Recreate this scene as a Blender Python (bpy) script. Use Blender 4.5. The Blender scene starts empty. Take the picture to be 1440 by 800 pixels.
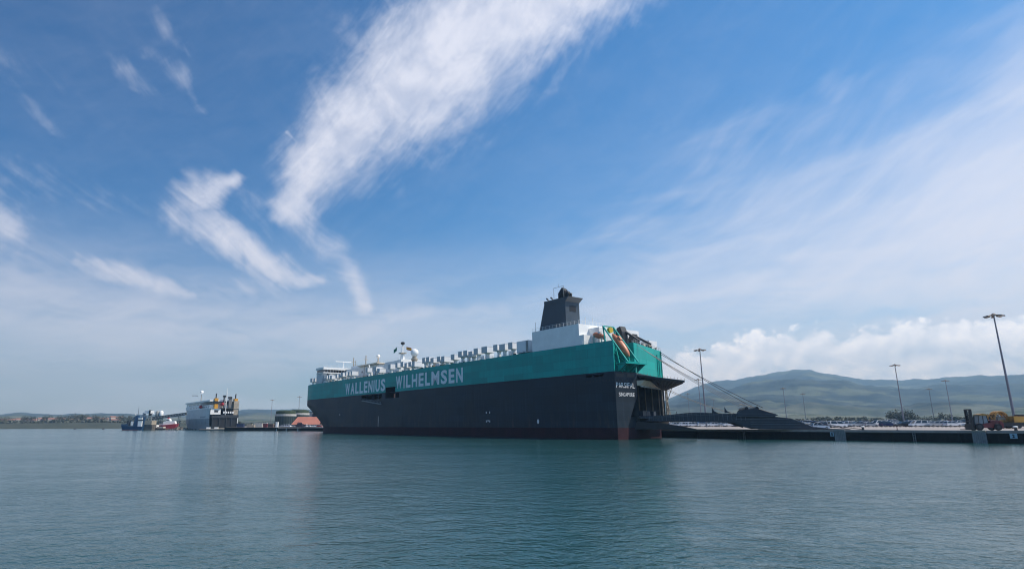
import bpy, bmesh, math, random
from mathutils import Vector, Matrix
random.seed(7)
sc = bpy.context.scene
D = bpy.data
COL = sc.collection
R = math.radians
PI = math.pi

# ------------------------------------------------------------------ camera
HC = 3.6                                   # eye height above the water
PITCH = math.atan(197.6/850.0)
ROLL = R(0.10)
fw = Vector((0, math.cos(PITCH), math.sin(PITCH)))
rt0 = Vector((1, 0, 0)); up0 = rt0.cross(fw)
rt = (rt0*math.cos(ROLL) - up0*math.sin(ROLL)).normalized(); upv = rt.cross(fw)
cam_d = D.cameras.new('camera'); cam = D.objects.new('camera', cam_d); COL.objects.link(cam)
cam.matrix_world = Matrix(((rt.x, upv.x, -fw.x, 0), (rt.y, upv.y, -fw.y, 0), (rt.z, upv.z, -fw.z, HC), (0, 0, 0, 1)))
cam_d.sensor_width = 36; cam_d.lens = 850.0*36/1440
cam_d.shift_x = 70/1440.0
cam_d.clip_start = 0.1; cam_d.clip_end = 30000
sc.camera = cam

def ray(px, py): return fw + rt*((px-650)/850.0) + upv*((400-py)/850.0)
def at(px, py, Y):
    d = ray(px, py); return Vector((0, 0, HC)) + d*(Y/d.y)

# ------------------------------------------------------------------ sun, sky, exposure
SUN_AZ, SUN_EL = R(97), R(52)
sun_d = D.lights.new('sun', 'SUN'); sun_d.energy = 4.1; sun_d.angle = R(0.53); sun_d.color = (1, 0.93, 0.82)
sun = D.objects.new('sun', sun_d); COL.objects.link(sun)
sdir = Vector((math.sin(SUN_AZ)*math.cos(SUN_EL), math.cos(SUN_AZ)*math.cos(SUN_EL), math.sin(SUN_EL)))
sun.rotation_euler = sdir.to_track_quat('Z', 'Y').to_euler()
sc.view_settings.view_transform = 'Standard'; sc.view_settings.look = 'None'
sc.view_settings.exposure = 0.22; sc.view_settings.gamma = 1
sc.render.engine = 'CYCLES'
sc.cycles.use_denoising = True; sc.cycles.sample_clamp_indirect = 6; sc.cycles.pixel_filter_type = 'BLACKMAN_HARRIS'; sc.cycles.filter_width = 1.15
sc.cycles.max_bounces = 5; sc.cycles.volume_bounces = 0
sc.cycles.caustics_reflective = False; sc.cycles.caustics_refractive = False

class NT:
    def __init__(s, tree): s.t = tree; s.n = tree.nodes; s.l = tree.links
    def new(s, k, **kw):
        n = s.n.new(k)
        for a, b in kw.items(): setattr(n, a, b)
        return n
    def put(s, sock, v):
        if v is None: return
        if hasattr(v, 'is_output') or isinstance(v, bpy.types.NodeSocket): s.l.new(v, sock)
        else: sock.default_value = v
    def m(s, op, a, b=None, c=None, clamp=False):
        n = s.new('ShaderNodeMath', operation=op); n.use_clamp = clamp
        s.put(n.inputs[0], a); s.put(n.inputs[1], b); s.put(n.inputs[2], c)
        return n.outputs[0]
    def ss(s, v, a, b, lo=0.0, hi=1.0):
        n = s.new('ShaderNodeMapRange', interpolation_type='SMOOTHSTEP')
        s.put(n.inputs[0], v); s.put(n.inputs[1], a); s.put(n.inputs[2], b); s.put(n.inputs[3], lo); s.put(n.inputs[4], hi)
        return n.outputs[0]
    def xyz(s, x, y, z=0.0):
        n = s.new('ShaderNodeCombineXYZ'); s.put(n.inputs[0], x); s.put(n.inputs[1], y); s.put(n.inputs[2], z); return n.outputs[0]
    def noise(s, vec, scale, det=4.0, rough=0.55, dist=0.0, lac=2.0):
        n = s.new('ShaderNodeTexNoise'); s.put(n.inputs['Vector'], vec)
        n.inputs['Scale'].default_value = scale; n.inputs['Detail'].default_value = det
        n.inputs['Roughness'].default_value = rough; n.inputs['Distortion'].default_value = dist; n.inputs['Lacunarity'].default_value = lac
        return n.outputs['Fac']
    def mix(s, f, a, b, mode='MIX'):
        n = s.new('ShaderNodeMix', data_type='RGBA', blend_type=mode)
        s.put(n.inputs[0], f); s.put(n.inputs[6], a if not isinstance(a, tuple) else (*a, 1)); s.put(n.inputs[7], b if not isinstance(b, tuple) else (*b, 1))
        return n.outputs[2]

world = D.worlds.new('World'); sc.world = world; world.use_nodes = True
world.cycles.sampling_method = 'MANUAL'; world.cycles.sample_map_resolution = 256
w = NT(world.node_tree); w.n.clear()
SKY_STRENGTH = 0.10
sky = w.new('ShaderNodeTexSky', sky_type='NISHITA'); sky.sun_disc = False
sky.sun_elevation = SUN_EL; sky.sun_rotation = SUN_AZ; sky.air_density = 1.0; sky.dust_density = 0.6; sky.ozone_density = 2.5; sky.altitude = 0
tc = w.new('ShaderNodeTexCoord'); sep = w.new('ShaderNodeSeparateXYZ'); w.l.new(tc.outputs['Generated'], sep.inputs[0])
X, Y, Z = sep.outputs
AZ = w.m('MULTIPLY', w.m('ARCTAN2', X, Y), 57.29578)
EL = w.m('MULTIPLY', w.m('ARCSINE', w.m('MAXIMUM', w.m('MINIMUM', Z, 1.0), -1.0)), 57.29578)
base_vec = w.xyz(AZ, EL, 0.0)
w1 = w.noise(base_vec, 0.16, 3, 0.6); w2 = w.noise(w.xyz(w.m('ADD', AZ, 71.0), EL, 3.0), 0.16, 3, 0.6)
w3 = w.noise(base_vec, 0.75, 4, 0.65); w4 = w.noise(w.xyz(w.m('ADD', AZ, 37.0), EL, 9.0), 0.75, 4, 0.65)
wx = w.m('ADD', w.m('MULTIPLY', w.m('SUBTRACT', w1, 0.5), 3.0), w.m('MULTIPLY', w.m('SUBTRACT', w3, 0.5), 0.55))
wy = w.m('ADD', w.m('MULTIPLY', w.m('SUBTRACT', w2, 0.5), 3.0), w.m('MULTIPLY', w.m('SUBTRACT', w4, 0.5), 0.55))
AW = w.m('ADD', AZ, wx); EW = w.m('ADD', EL, wy)

def azel(px, py):
    d = ray(px, py).normalized(); return math.degrees(math.atan2(d.x, d.y)), math.degrees(math.asin(d.z))
def capsule(p, q, A=AW, E=EW, soft=1.0):
    """p, q = (px, py, half width in px, strength); the cloud streak runs between two directions of the sky"""
    (a0, e0), (a1, e1) = azel(p[0], p[1]), azel(q[0], q[1])
    k = 0.066
    dx, dy = a1-a0, e1-e0; L2 = dx*dx+dy*dy
    X_ = w.m('SUBTRACT', A, a0); Y_ = w.m('SUBTRACT', E, e0)
    t = w.m('MULTIPLY_ADD', X_, dx/L2, w.m('MULTIPLY', Y_, dy/L2), clamp=True)
    u_ = w.m('MULTIPLY_ADD', t, -dx, X_); v_ = w.m('MULTIPLY_ADD', t, -dy, Y_)
    d = w.m('SQRT', w.m('MULTIPLY_ADD', u_, u_, w.m('MULTIPLY', v_, v_)))
    d = w.m('DIVIDE', d, w.m('MULTIPLY_ADD', t, (q[2]-p[2])*k, p[2]*k))
    f = w.ss(d, 1.7*soft, 0.0)
    return w.m('MULTIPLY', f, w.m('MULTIPLY_ADD', t, q[3]-p[3], p[3]))
def chain(*pts, **kw):
    out = None
    for p, q in zip(pts, pts[1:]):
        c = capsule(p, q, **kw); out = c if out is None else w.m('SMOOTH_MAX', out, c, 0.12)
    return out
wl1 = w.noise(base_vec, 0.06, 0.6, 0.4); wl2 = w.noise(w.xyz(AZ, w.m('ADD', EL, 31.0), 7.0), 0.06, 0.6, 0.4)
AF = w.m('ADD', AZ, w.m('MULTIPLY', w.m('SUBTRACT', wl1, 0.5), 5.0)); EF = w.m('ADD', EL, w.m('MULTIPLY', w.m('SUBTRACT', wl2, 0.5), 5.0))
def fibres(ang, s_al, s_ac, seed, det=5, rough=0.62, dist=0.3):
    """noise drawn out along a direction (degrees from the az axis)"""
    c, s_ = math.cos(R(ang)), math.sin(R(ang))
    al = w.m('MULTIPLY_ADD', AF, c, w.m('MULTIPLY', EF, s_)); ac = w.m('MULTIPLY_ADD', AF, -s_, w.m('MULTIPLY', EF, c))
    return w.noise(w.xyz(w.m('MULTIPLY', al, s_al), w.m('MULTIPLY', ac, s_ac), seed), 1.0, det, rough, dist)
def mx(*a):
    o = a[0]
    for b in a[1:]: o = w.m('MAXIMUM', o, b)
    return o
# the big plume and its trailing tail
big = chain((405, 285, 26, .8), (440, 235, 50, 1), (500, 175, 68, 1.0), (575, 115, 88, 1.05), (650, 55, 98, 1.1), (745, 0, 78, 1.05), (900, -85, 58, 1))
bigb = mx(chain((745, 70, 22, .55), (880, 0, 12, .6)), chain((645, 90, 40, .75), (600, 185, 30, .25)), chain((700, 80, 30, .5), (662, 185, 16, .2)),
          chain((520, 75, 26, .6), (470, 30, 14, .12)), chain((428, 212, 8, .6), (402, 184, 4, .5)), chain((470, 250, 34, .55), (560, 262, 20, .15)))
tail = chain((410, 290, 26, .6), (440, 330, 24, .38), (475, 365, 22, .34), (497, 392, 16, .6), (512, 424, 13, .75))
mid = mx(chain((332, 250, 12, .85), (290, 272, 24, .8), (252, 302, 22, .6)), chain((262, 300, 22, .6), (322, 338, 26, .85), (388, 378, 22, .75), (455, 402, 7, .6)),
         chain((400, 392, 22, .4), (335, 408, 24, .28), (240, 405, 14, .12)), chain((410, 345, 60, .16), (330, 290, 40, .15)))
left = mx(chain((110, 360, 9, .5), (170, 380, 17, .7), (225, 402, 14, .7), (268, 417, 4, .5)), chain((-40, 300, 34, .8), (15, 325, 20, .7), (52, 344, 8, .25)),
          chain((10, 350, 40, .3), (110, 372, 22, .12)),
          chain((0, 255, 30, .2), (150, 275, 18, .14), (230, 300, 10, .1)))
tl = mx(chain((150, 75, 8, .1), (178, 95, 13, .42), (218, 142, 8, .12)), chain((210, 73, 8, .15), (255, 110, 12, .46), (283, 155, 5, .2)),
          chain((200, 12, 10, .08), (235, 45, 12, .25), (266, 82, 6, .1)), chain((15, 132, 9, .08), (52, 165, 8, .24), (105, 205, 5, .08)), chain((-20, 95, 34, .16), (90, 125, 24, .08)))
veil = mx(chain((1500, 275, 170, .92), (1380, 300, 130, .85), (1240, 330, 120, .62), (1080, 350, 140, .44), (960, 400, 120, .38)),
          chain((1500, 400, 90, .8), (1330, 425, 46, .5), (1180, 440, 26, .2)), chain((1460, 190, 12, .4), (1380, 225, 14, .4), (1280, 262, 20, .25)),
          chain((1240, 110, 24, .10), (1170, 126, 20, .22), (1120, 140, 16, .06)), chain((900, 330, 50, .16), (1000, 230, 50, .14), (1180, 180, 40, .10)),
          chain((820, 380, 70, .16), (900, 480, 60, .2)), chain((-20, 440, 55, .42), (230, 458, 40, .42), (520, 470, 40, .34)), chain((545, 442, 12, .4), (710, 437, 9, .35)))
f_big = fibres(42, 0.10, 0.45, 1.0, 6, 0.55, 0.3); f_fine = fibres(50, 0.16, 1.3, 5.0, 8, 0.60, 0.5); f_mid = fibres(-31, 0.12, 0.85, 2.0, 8, 0.62, 0.25); f_left = fibres(-24, 0.14, 1.0, 8.0, 8, 0.62, 0.25); f_tl = fibres(-50, 0.16, 1.0, 3.0, 8, 0.62, 0.25); f_veil = fibres(14, 0.10, 0.40, 4.0, 6, 0.52, 0.8)
def erode(mask, f, amp, lo, hi):
    """where the cloud is thin only its strongest fibres show; where it is thick it is full"""
    return w.ss(w.m('MULTIPLY_ADD', w.m('SUBTRACT', f, 0.5), w.m('MULTIPLY', w.ss(mask, 0.0, 0.12), amp), mask), lo, hi)
f_soft = w.noise(w.xyz(AF, EF, 21.0), 0.42, 8, 0.62, 0.6)
f_cross = fibres(24, 0.16, 0.9, 17.0, 7, 0.6, 0.5)
fb = w.m('MULTIPLY_ADD', f_fine, 0.28, w.m('MULTIPLY_ADD', f_soft, 0.32, w.m('MULTIPLY_ADD', f_cross, 0.2, w.m('MULTIPLY', f_big, 0.2))))
f_mid = w.m('MULTIPLY_ADD', f_mid, 0.6, w.m('MULTIPLY', f_soft, 0.4)); f_left = w.m('MULTIPLY_ADD', f_left, 0.6, w.m('MULTIPLY', f_soft, 0.4)); f_tl = w.m('MULTIPLY_ADD', f_tl, 0.5, w.m('MULTIPLY', f_soft, 0.5))
thin = w.ss(w.noise(w.xyz(w.m('MULTIPLY', AF, .8), EF, 12.0), 0.22, 5, 0.6, 0.3), 0.35, 0.62, 0.70, 1.0)
d_big = w.m('MULTIPLY', w.m('MULTIPLY', erode(mx(big, bigb), fb, 1.9, 0.02, 1.15), thin), 0.97)
d_tail = w.m('MULTIPLY', erode(tail, f_mid, 1.4, 0.0, 1.1), 0.9)
d_mid = w.m('MULTIPLY', erode(mid, f_mid, 1.7, 0.03, 1.15), 0.92)
d_left = w.m('MAXIMUM', w.m('MULTIPLY', erode(left, f_left, 1.5, 0.03, 1.15), 0.85), w.m('MULTIPLY', erode(tl, f_tl, 1.3, 0.03, 1.15), 0.8))
d_veil = w.m('MULTIPLY', erode(veil, w.m('MULTIPLY_ADD', f_veil, 0.6, w.m('MULTIPLY', fibres(35, 0.10, 0.7, 9.0, 8, 0.62, 0.5), 0.4)), 1.1, -0.12, 1.15), 0.92)
# pale stratus towards the horizon
f_h = w.noise(w.xyz(w.m('MULTIPLY', AW, 0.06), w.m('MULTIPLY', EW, 0.42), 6.0), 1.0, 6, 0.6, 0.6)
strat = w.m('MULTIPLY', w.m('ADD', w.ss(EL, 19.0, 4.0, 0.0, 0.72), w.m('MULTIPLY', w.ss(AZ, -10.0, 38.0), w.ss(EL, 34.0, 12.0, 0.0, 0.24))), w.ss(f_h, 0.25, 0.72, 0.45, 1.12))
cirrus = w.m('SUBTRACT', 1.0, w.m('MULTIPLY', w.m('MULTIPLY', w.m('SUBTRACT', 1.0, d_big), w.m('SUBTRACT', 1.0, w.m('MAXIMUM', d_mid, d_tail))),
             w.m('MULTIPLY', w.m('MULTIPLY', w.m('SUBTRACT', 1.0, d_left), w.m('SUBTRACT', 1.0, d_veil)), w.m('SUBTRACT', 1.0, strat))))
# cumulus bank low on the right
cvec = w.xyz(AZ, w.m('MULTIPLY', EL, 1.25), 2.0)
cb = w.noise(cvec, 0.22, 7, 0.55, 0.25)
cb2 = w.noise(w.xyz(w.m('ADD', AZ, -0.35), w.m('MULTIPLY', w.m('ADD', EL, 0.6), 1.25), 2.0), 0.22, 7, 0.55, 0.25)
vo = w.new('ShaderNodeTexVoronoi', feature='SMOOTH_F1'); w.l.new(w.xyz(w.m('MULTIPLY_ADD', w3, 0.9, AZ), w.m('MULTIPLY_ADD', w4, 0.9, w.m('MULTIPLY', EL, 1.2)), 0.0), vo.inputs['Vector'])
vo.inputs['Scale'].default_value = 0.8; vo.inputs['Smoothness'].default_value = 0.25; vo.inputs['Detail'].default_value = 2.0
puff = w.m('SUBTRACT', 1.0, vo.outputs['Distance'])
top = w.m('MULTIPLY_ADD', w.m('SUBTRACT', cb, 0.5), 3.2, w.m('MULTIPLY_ADD', w.m('SUBTRACT', puff, 0.5), 1.5, 7.6))
top = w.m('ADD', top, w.ss(AZ, 17.0, 24.0, -0.6, 0.5))
side = w.ss(w.m('MULTIPLY_ADD', w.m('SUBTRACT', cb, 0.5), 6.0, AZ), 11.0, 16.5)
hgt = w.m('SUBTRACT', top, EL)
cum = w.m('MULTIPLY', w.m('MULTIPLY', w.ss(hgt, -0.15, 0.8), side), w.ss(EL, 0.5, 3.5, 0.45, 1.0))
lit = w.m('MULTIPLY_ADD', w.m('SUBTRACT', cb, cb2), 3.2, w.m('MULTIPLY_ADD', w.m('SUBTRACT', puff, 0.55), 0.35, w.ss(hgt, 3.2, 0.0, 0.45, 0.90)), clamp=True)
lit = w.m('MULTIPLY', lit, 1.0)
k_ = 1/SKY_STRENGTH
anti = w.ss(w.m('ADD', w.m('MULTIPLY', X, math.sin(SUN_AZ)), w.m('MULTIPLY', Y, math.cos(SUN_AZ))), -0.8, 0.15, 0.62, 1.0)
sky_grad = w.xyz(anti, anti, w.m('POWER', anti, 0.8))
cirrus_col = (0.70*k_, 0.73*k_, 0.84*k_)
sky_tint = w.mix(1.0, sky.outputs[0], w.mix(w.ss(EL, -2.0, 22.0), (0.62, 0.92, 1.15), (0.25, 0.86, 1.28)), 'MULTIPLY')
sky_tint = w.mix(1.0, sky_tint, sky_grad, 'MULTIPLY')
c1 = w.mix(w.m('MULTIPLY', cirrus, 0.97), sky_tint, w.mix(w.ss(EL, 2.0, 12.0), (0.44*k_, 0.57*k_, 0.78*k_), cirrus_col))
c2 = w.mix(cum, c1, w.mix(lit, (0.48*k_, 0.60*k_, 0.80*k_), (0.90*k_, 0.97*k_, 1.09*k_)))
bg = w.new('ShaderNodeBackground'); bg.inputs[1].default_value = SKY_STRENGTH; w.l.new(c2, bg.inputs[0])
wo = w.new('ShaderNodeOutputWorld'); w.l.new(bg.outputs[0], wo.inputs[0])

# ------------------------------------------------------------------ materials
MATS = {}
def mat(name, col, rough=0.55, metal=0.0, var=0.12, scale=0.6, bump=0.0, streak=0.0, spec=0.5, rust=0.0):
    """painted / mineral surface: base colour with real wear: patchy tone, vertical run marks, rust blooms"""
    if name in MATS: return MATS[name]
    m = D.materials.new(name); m.use_nodes = True; t = NT(m.node_tree)
    b = t.n['Principled BSDF']; g = t.new('ShaderNodeTexCoord').outputs['Object']
    n1 = t.noise(g, scale, 5, 0.6)
    hi = tuple(min(1, c*(1+var)) for c in col); lo = tuple(c*(1-var) for c in col)
    c = t.mix(t.ss(n1, 0.3, 0.7), lo, hi)
    if streak:
        mp = t.new('ShaderNodeMapping'); t.l.new(g, mp.inputs[0]); mp.inputs['Scale'].default_value = (1.3, 1.3, 0.07)
        s1 = t.noise(mp.outputs[0], 1.0, 5, 0.65)
        c = t.mix(t.m('MULTIPLY', t.ss(s1, 0.52, 0.75), streak), c, tuple(min(1, x*1.7+0.01) for x in col))
        c = t.mix(t.m('MULTIPLY', t.ss(s1, 0.48, 0.25), streak), c, tuple(x*0.55 for x in col))
    if rust:
        mp2 = t.new('ShaderNodeMapping'); t.l.new(g, mp2.inputs[0]); mp2.inputs['Scale'].default_value = (0.9, 0.9, 0.25)
        r1 = t.noise(mp2.outputs[0], 1.1, 7, 0.7)
        c = t.mix(t.m('MULTIPLY', t.ss(r1, 0.60, 0.74), rust), c, (0.16, 0.075, 0.035))
    t.l.new(c, b.inputs['Base Color'])
    t.l.new(t.ss(n1, 0.2, 0.8, max(0.02, rough-0.08), min(1, rough+0.08)), b.inputs['Roughness'])
    b.inputs['Metallic'].default_value = metal; b.inputs['Specular IOR Level'].default_value = spec
    if bump:
        bp = t.new('ShaderNodeBump'); bp.inputs['Distance'].default_value = bump; bp.inputs['Strength'].default_value = 0.6
        t.l.new(t.noise(g, scale*6, 4, 0.6), bp.inputs['Height']); t.l.new(bp.outputs[0], b.inputs['Normal'])
    MATS[name] = m; return m

def plating(m, k=0.86):
    t = NT(m.node_tree); b = t.n['Principled BSDF']; src = b.inputs['Base Color'].links[0].from_socket
    s3 = t.new('ShaderNodeSeparateXYZ'); t.l.new(t.new('ShaderNodeTexCoord').outputs['Object'], s3.inputs[0])
    br_ = t.new('ShaderNodeTexBrick'); t.l.new(t.xyz(t.m('ADD', s3.outputs[0], t.m('MULTIPLY', s3.outputs[1], .8)), s3.outputs[2]), br_.inputs['Vector'])
    br_.inputs['Scale'].default_value = 1.0; br_.inputs['Brick Width'].default_value = 9.0; br_.inputs['Row Height'].default_value = 2.35; br_.inputs['Mortar Size'].default_value = 0.05; br_.inputs['Mortar Smooth'].default_value = 0.6
    br_.inputs['Color1'].default_value = (1.14, 1.14, 1.14, 1); br_.inputs['Color2'].default_value = (.86, .86, .86, 1); br_.inputs['Mortar'].default_value = (k-.2, k-.2, k-.2, 1)
    c_ = t.mix(1.0, src, br_.outputs['Color'], 'MULTIPLY')
    nz = t.noise(t.xyz(t.m('MULTIPLY', s3.outputs[0], .55), t.m('MULTIPLY', s3.outputs[1], .55), t.m('MULTIPLY', s3.outputs[2], .10)), 1.0, 6, .7)
    low = t.m('MULTIPLY', t.ss(s3.outputs[2], 9.0, 2.5), t.ss(nz, .50, .68))
    c_ = t.mix(t.m('MULTIPLY', low, .55), c_, (.075, .060, .052)); t.l.new(c_, b.inputs['Base Color'])
    bp_ = t.new('ShaderNodeBump'); bp_.inputs['Distance'].default_value = .05; bp_.inputs['Strength'].default_value = .5
    t.l.new(t.noise(t.xyz(s3.outputs[0], s3.outputs[2], s3.outputs[1]), .35, 2, .5), bp_.inputs['Height']); t.l.new(bp_.outputs[0], b.inputs['Normal'])
M_teal = mat('teal_paint', (0.004, 0.32, 0.285), 0.48, spec=0.25, streak=0.32, scale=0.15, var=0.07)
M_grey = mat('grey_hull_paint', (0.014, 0.024, 0.036), 0.5, streak=0.55, scale=0.12, var=0.16, rust=0.18, spec=0.25)
plating(M_teal); plating(M_grey)
M_red = mat('red_antifouling', (0.038, 0.015, 0.019), 0.7, spec=0.15, streak=0.35, scale=0.3, var=0.25)
M_white = mat('white_paint', (0.86, 0.86, 0.84), 0.45, streak=0.06, scale=0.4, var=0.05, rust=0.06)
M_vent = mat('vent_paint', (0.80, 0.81, 0.82), 0.5, var=0.05, rust=0.06)
M_funnel = mat('funnel_paint', (0.034, 0.050, 0.068), 0.45, streak=0.15, scale=0.3)
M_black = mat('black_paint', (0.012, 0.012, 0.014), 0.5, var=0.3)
M_dark = mat('dark_steel', (0.028, 0.033, 0.040), 0.55, var=0.25, rust=0.25)
M_ramp = mat('ramp_steel', (0.022, 0.030, 0.043), 0.5, streak=0.15, scale=0.5, rust=0.08)
M_cream = mat('cream_paint', (0.72, 0.62, 0.48), 0.6, var=0.15, rust=0.15)
M_room = mat('room_paint', (0.07, 0.075, 0.08), 0.7, var=.3, rust=.3)
M_rail = mat('worn_rail_steel', (0.10, 0.12, 0.145), 0.5, var=.2)
M_beige = mat('cream_steel', (0.36, 0.31, 0.24), 0.6, var=0.2, rust=0.3)
M_letter = mat('letter_paint', (0.80, 0.82, 0.84), 0.5, var=0.04)
M_letterw = mat('white_letter_paint', (0.85, 0.85, 0.85), 0.5, var=0.04)
M_orange = mat('lifeboat_orange', (0.52, 0.17, 0.08), 0.45, var=0.12)
M_yellow = mat('yellow_paint', (0.60, 0.42, 0.03), 0.5, var=0.12)
M_ochre = mat('ochre_plant_paint', (0.36, 0.19, 0.045), 0.6, var=0.45, rust=.5, scale=1.5)
M_ventshade = mat('vent_shade_paint', (0.56, 0.57, 0.58), 0.6, var=.05)  # vent paint toned down, shade of the port side put into the colour
M_deck = mat('green_deck_paint', (0.05, 0.09, 0.08), 0.7, var=0.2)
M_rope = mat('pale_rope', (0.42, 0.37, 0.30), 0.9)
M_cable = mat('black_cable', (0.03, 0.03, 0.035), 0.6)
M_cableg = mat('grey_cable', (0.14, 0.14, 0.15), 0.6)
M_conc = mat('quay_concrete', (0.30, 0.265, 0.245), 0.9, scale=0.05, var=0.16, bump=0.01, rust=0.0)
M_edge = mat('cope_concrete', (0.34, 0.29, 0.26), 0.9, scale=0.8, var=0.15)
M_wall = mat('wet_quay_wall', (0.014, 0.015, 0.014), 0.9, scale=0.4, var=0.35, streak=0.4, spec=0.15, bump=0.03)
M_panel = mat('fender_panel', (0.26, 0.27, 0.27), 0.75, streak=0.35, scale=1.0, var=0.15)
M_sign = mat('sign_blue', (0.32, 0.48, 0.58), 0.6, var=0.06)
M_pole = mat('galvanised_pole', (0.20, 0.20, 0.24), 0.55, metal=0.3)
M_lamp = mat('lamp_housing', (0.22, 0.18, 0.15), 0.6)
M_glass = mat('dark_glass', (0.012, 0.016, 0.022), 0.08, var=0.05, spec=0.8)
M_tyre = mat('tyre_rubber', (0.015, 0.015, 0.016), 0.85)
M_rim = mat('wheel_rim', (0.35, 0.35, 0.37), 0.35, metal=0.7)
M_redp = mat('red_machine_paint', (0.13, 0.010, 0.016), 0.42, var=0.2)
M_bluep = mat('blue_ship_paint', (0.012, 0.055, 0.13), 0.5, streak=0.2)
M_redship = mat('red_ship_paint', (0.42, 0.02, 0.03), 0.5, streak=0.2)
M_bluegrey = mat('bluegrey_ship_paint', (0.58, 0.61, 0.62), 0.55, streak=0.3, scale=0.2)
M_bluegrey2 = mat('dark_bluegrey_ship_paint', (0.32, 0.36, 0.39), 0.55, streak=0.35, scale=0.2)
M_rock = mat('breakwater_rock', (0.10, 0.09, 0.08), 0.95, var=0.4, scale=0.6)
M_sand = mat('pale_stone', (0.36, 0.31, 0.24), 0.9, var=0.2)
M_salmon = mat('salmon_roof', (0.42, 0.16, 0.11), 0.7, streak=0.25, scale=0.3, var=0.1)
M_tank = mat('dark_green_tank', (0.022, 0.040, 0.040), 0.6, streak=0.3)
M_grew = mat('pale_grey_wall', (0.42, 0.42, 0.40), 0.7, var=0.1)
M_roof = mat('terracotta_roof', (0.27, 0.14, 0.11), 0.85, var=0.25)
M_house = mat('house_plaster', (0.58, 0.54, 0.47), 0.85, var=0.12)
M_trunk = mat('tree_bark', (0.06, 0.045, 0.03), 0.95)
M_leaf = mat('leaf_dark', (0.082, 0.094, 0.070), 0.8, var=0.5, scale=0.5)
M_leaf2 = mat('leaf_mid', (0.092, 0.102, 0.076), 0.8, var=0.5, scale=0.5)

# water: deep green body under a rippled, reflecting surface
mw = D.materials.new('harbour_water'); mw.use_nodes = True; t = NT(mw.node_tree); b = t.n['Principled BSDF']
g = t.new('ShaderNodeTexCoord').outputs['Object']
big_ = t.noise(g, 0.012, 3, 0.5)
mpp = t.new('ShaderNodeMapping'); t.l.new(g, mpp.inputs[0]); mpp.inputs['Scale'].default_value = (0.9, 1.1, 1)
patch = t.m('MULTIPLY', t.ss(t.noise(mpp.outputs[0], 0.16, 4, 0.7), 0.32, 0.68, 0.75, 1.25), t.ss(t.noise(mpp.outputs[0], 0.7, 3, 0.6), 0.3, 0.7, 0.75, 1.25))
h0 = t.noise(mpp.outputs[0], 0.3, 3, 0.55, 0.4)
mpw = t.new('ShaderNodeMapping'); t.l.new(g, mpw.inputs[0]); mpw.inputs['Scale'].default_value = (0.004, 0.05, 1)
band = t.noise(mpw.outputs[0], 1.0, 4, 0.6)
b.inputs['Base Color'].default_value = (0.016, 0.066, 0.066, 1)
b.inputs['Roughness'].default_value = 0.12; b.inputs['IOR'].default_value = 1.44
mp1 = t.new('ShaderNodeMapping'); t.l.new(g, mp1.inputs[0]); mp1.inputs['Rotation'].default_value = (0, 0, 0.25); mp1.inputs['Scale'].default_value = (1.1, 1.2, 1)
h1 = t.noise(mp1.outputs[0], 0.42, 2, 0.5, 0.4); h2 = t.noise(mp1.outputs[0], 1.5, 2, 0.6, 0.8); h3 = t.noise(mp1.outputs[0], 7.0, 3, 0.6, 0.6)
hh = t.m('ADD', t.m('MULTIPLY', h1, 0.06), t.m('ADD', t.m('MULTIPLY', h2, 0.17), t.m('MULTIPLY', h3, 0.040)))
hh = t.m('ADD', t.m('MULTIPLY', hh, patch), t.m('MULTIPLY', h0, 0.05))
hh = t.m('MULTIPLY', hh, t.m('MULTIPLY', t.ss(big_, 0.35, 0.65, 0.42, 0.60), t.ss(band, 0.35, 0.65, 0.7, 1.1)))
bp = t.new('ShaderNodeBump'); bp.inputs['Strength'].default_value = 1.0; bp.inputs['Distance'].default_value = 1.0
t.l.new(hh, bp.inputs['Height']); t.l.new(bp.outputs[0], b.inputs['Normal'])
M_water = mw

# land: fields, woods and rough ground as patches of their own colour
ml = D.materials.new('land_cover'); ml.use_nodes = True; t = NT(ml.node_tree); b = t.n['Principled BSDF']
g = t.new('ShaderNodeTexCoord').outputs['Object']; sp = t.new('ShaderNodeSeparateXYZ'); t.l.new(g, sp.inputs[0])
v = t.new('ShaderNodeTexVoronoi'); t.l.new(g, v.inputs['Vector']); v.inputs['Scale'].default_value = 0.006
fieldc = t.mix(t.ss(t.noise(g, 0.004, 4, 0.6), 0.4, 0.6), (0.060, 0.074, 0.056), (0.15, 0.16, 0.12))
bwf = t.new('ShaderNodeRGBToBW'); t.l.new(v.outputs['Color'], bwf.inputs[0])
fieldc = t.mix(t.ss(bwf.outputs[0], .3, .7, 0.0, .55), fieldc, (0.10, 0.105, 0.075))
mpl = t.new('ShaderNodeMapping'); t.l.new(g, mpl.inputs[0]); mpl.inputs['Scale'].default_value = (1, 0.55, 5); g5 = mpl.outputs[0]
wood = t.mix(t.ss(t.noise(g5, 0.009, 7, 0.7), 0.38, 0.62), (0.008, 0.014, 0.014), (0.044, 0.054, 0.042))
hs = t.m('ADD', sp.outputs[2], t.m('MULTIPLY', t.m('SUBTRACT', t.noise(g, 0.0028, 5, 0.65), 0.5), 190.0))
c = t.mix(t.ss(hs, 35.0, 75.0), fieldc, wood)
c = t.mix(t.m('MULTIPLY', t.ss(t.noise(g5, 0.0022, 8, 0.65), 0.53, 0.60), 0.55), c, (0.13, 0.145, 0.085))
c = t.mix(t.m('MULTIPLY', t.ss(t.noise(g, 0.010, 5, 0.7), 0.53, 0.60), t.ss(hs, 90.0, 10.0, 0.0, 0.9)), c, (0.030, 0.048, 0.022))
c = t.mix(t.ss(sp.outputs[2], 15.0, 9.0, 0.0, 0.92), c, t.mix(t.ss(t.noise(g, 0.06, 5, 0.7), 0.35, 0.6), (0.040, 0.050, 0.040), (0.064, 0.072, 0.056)))
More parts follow.
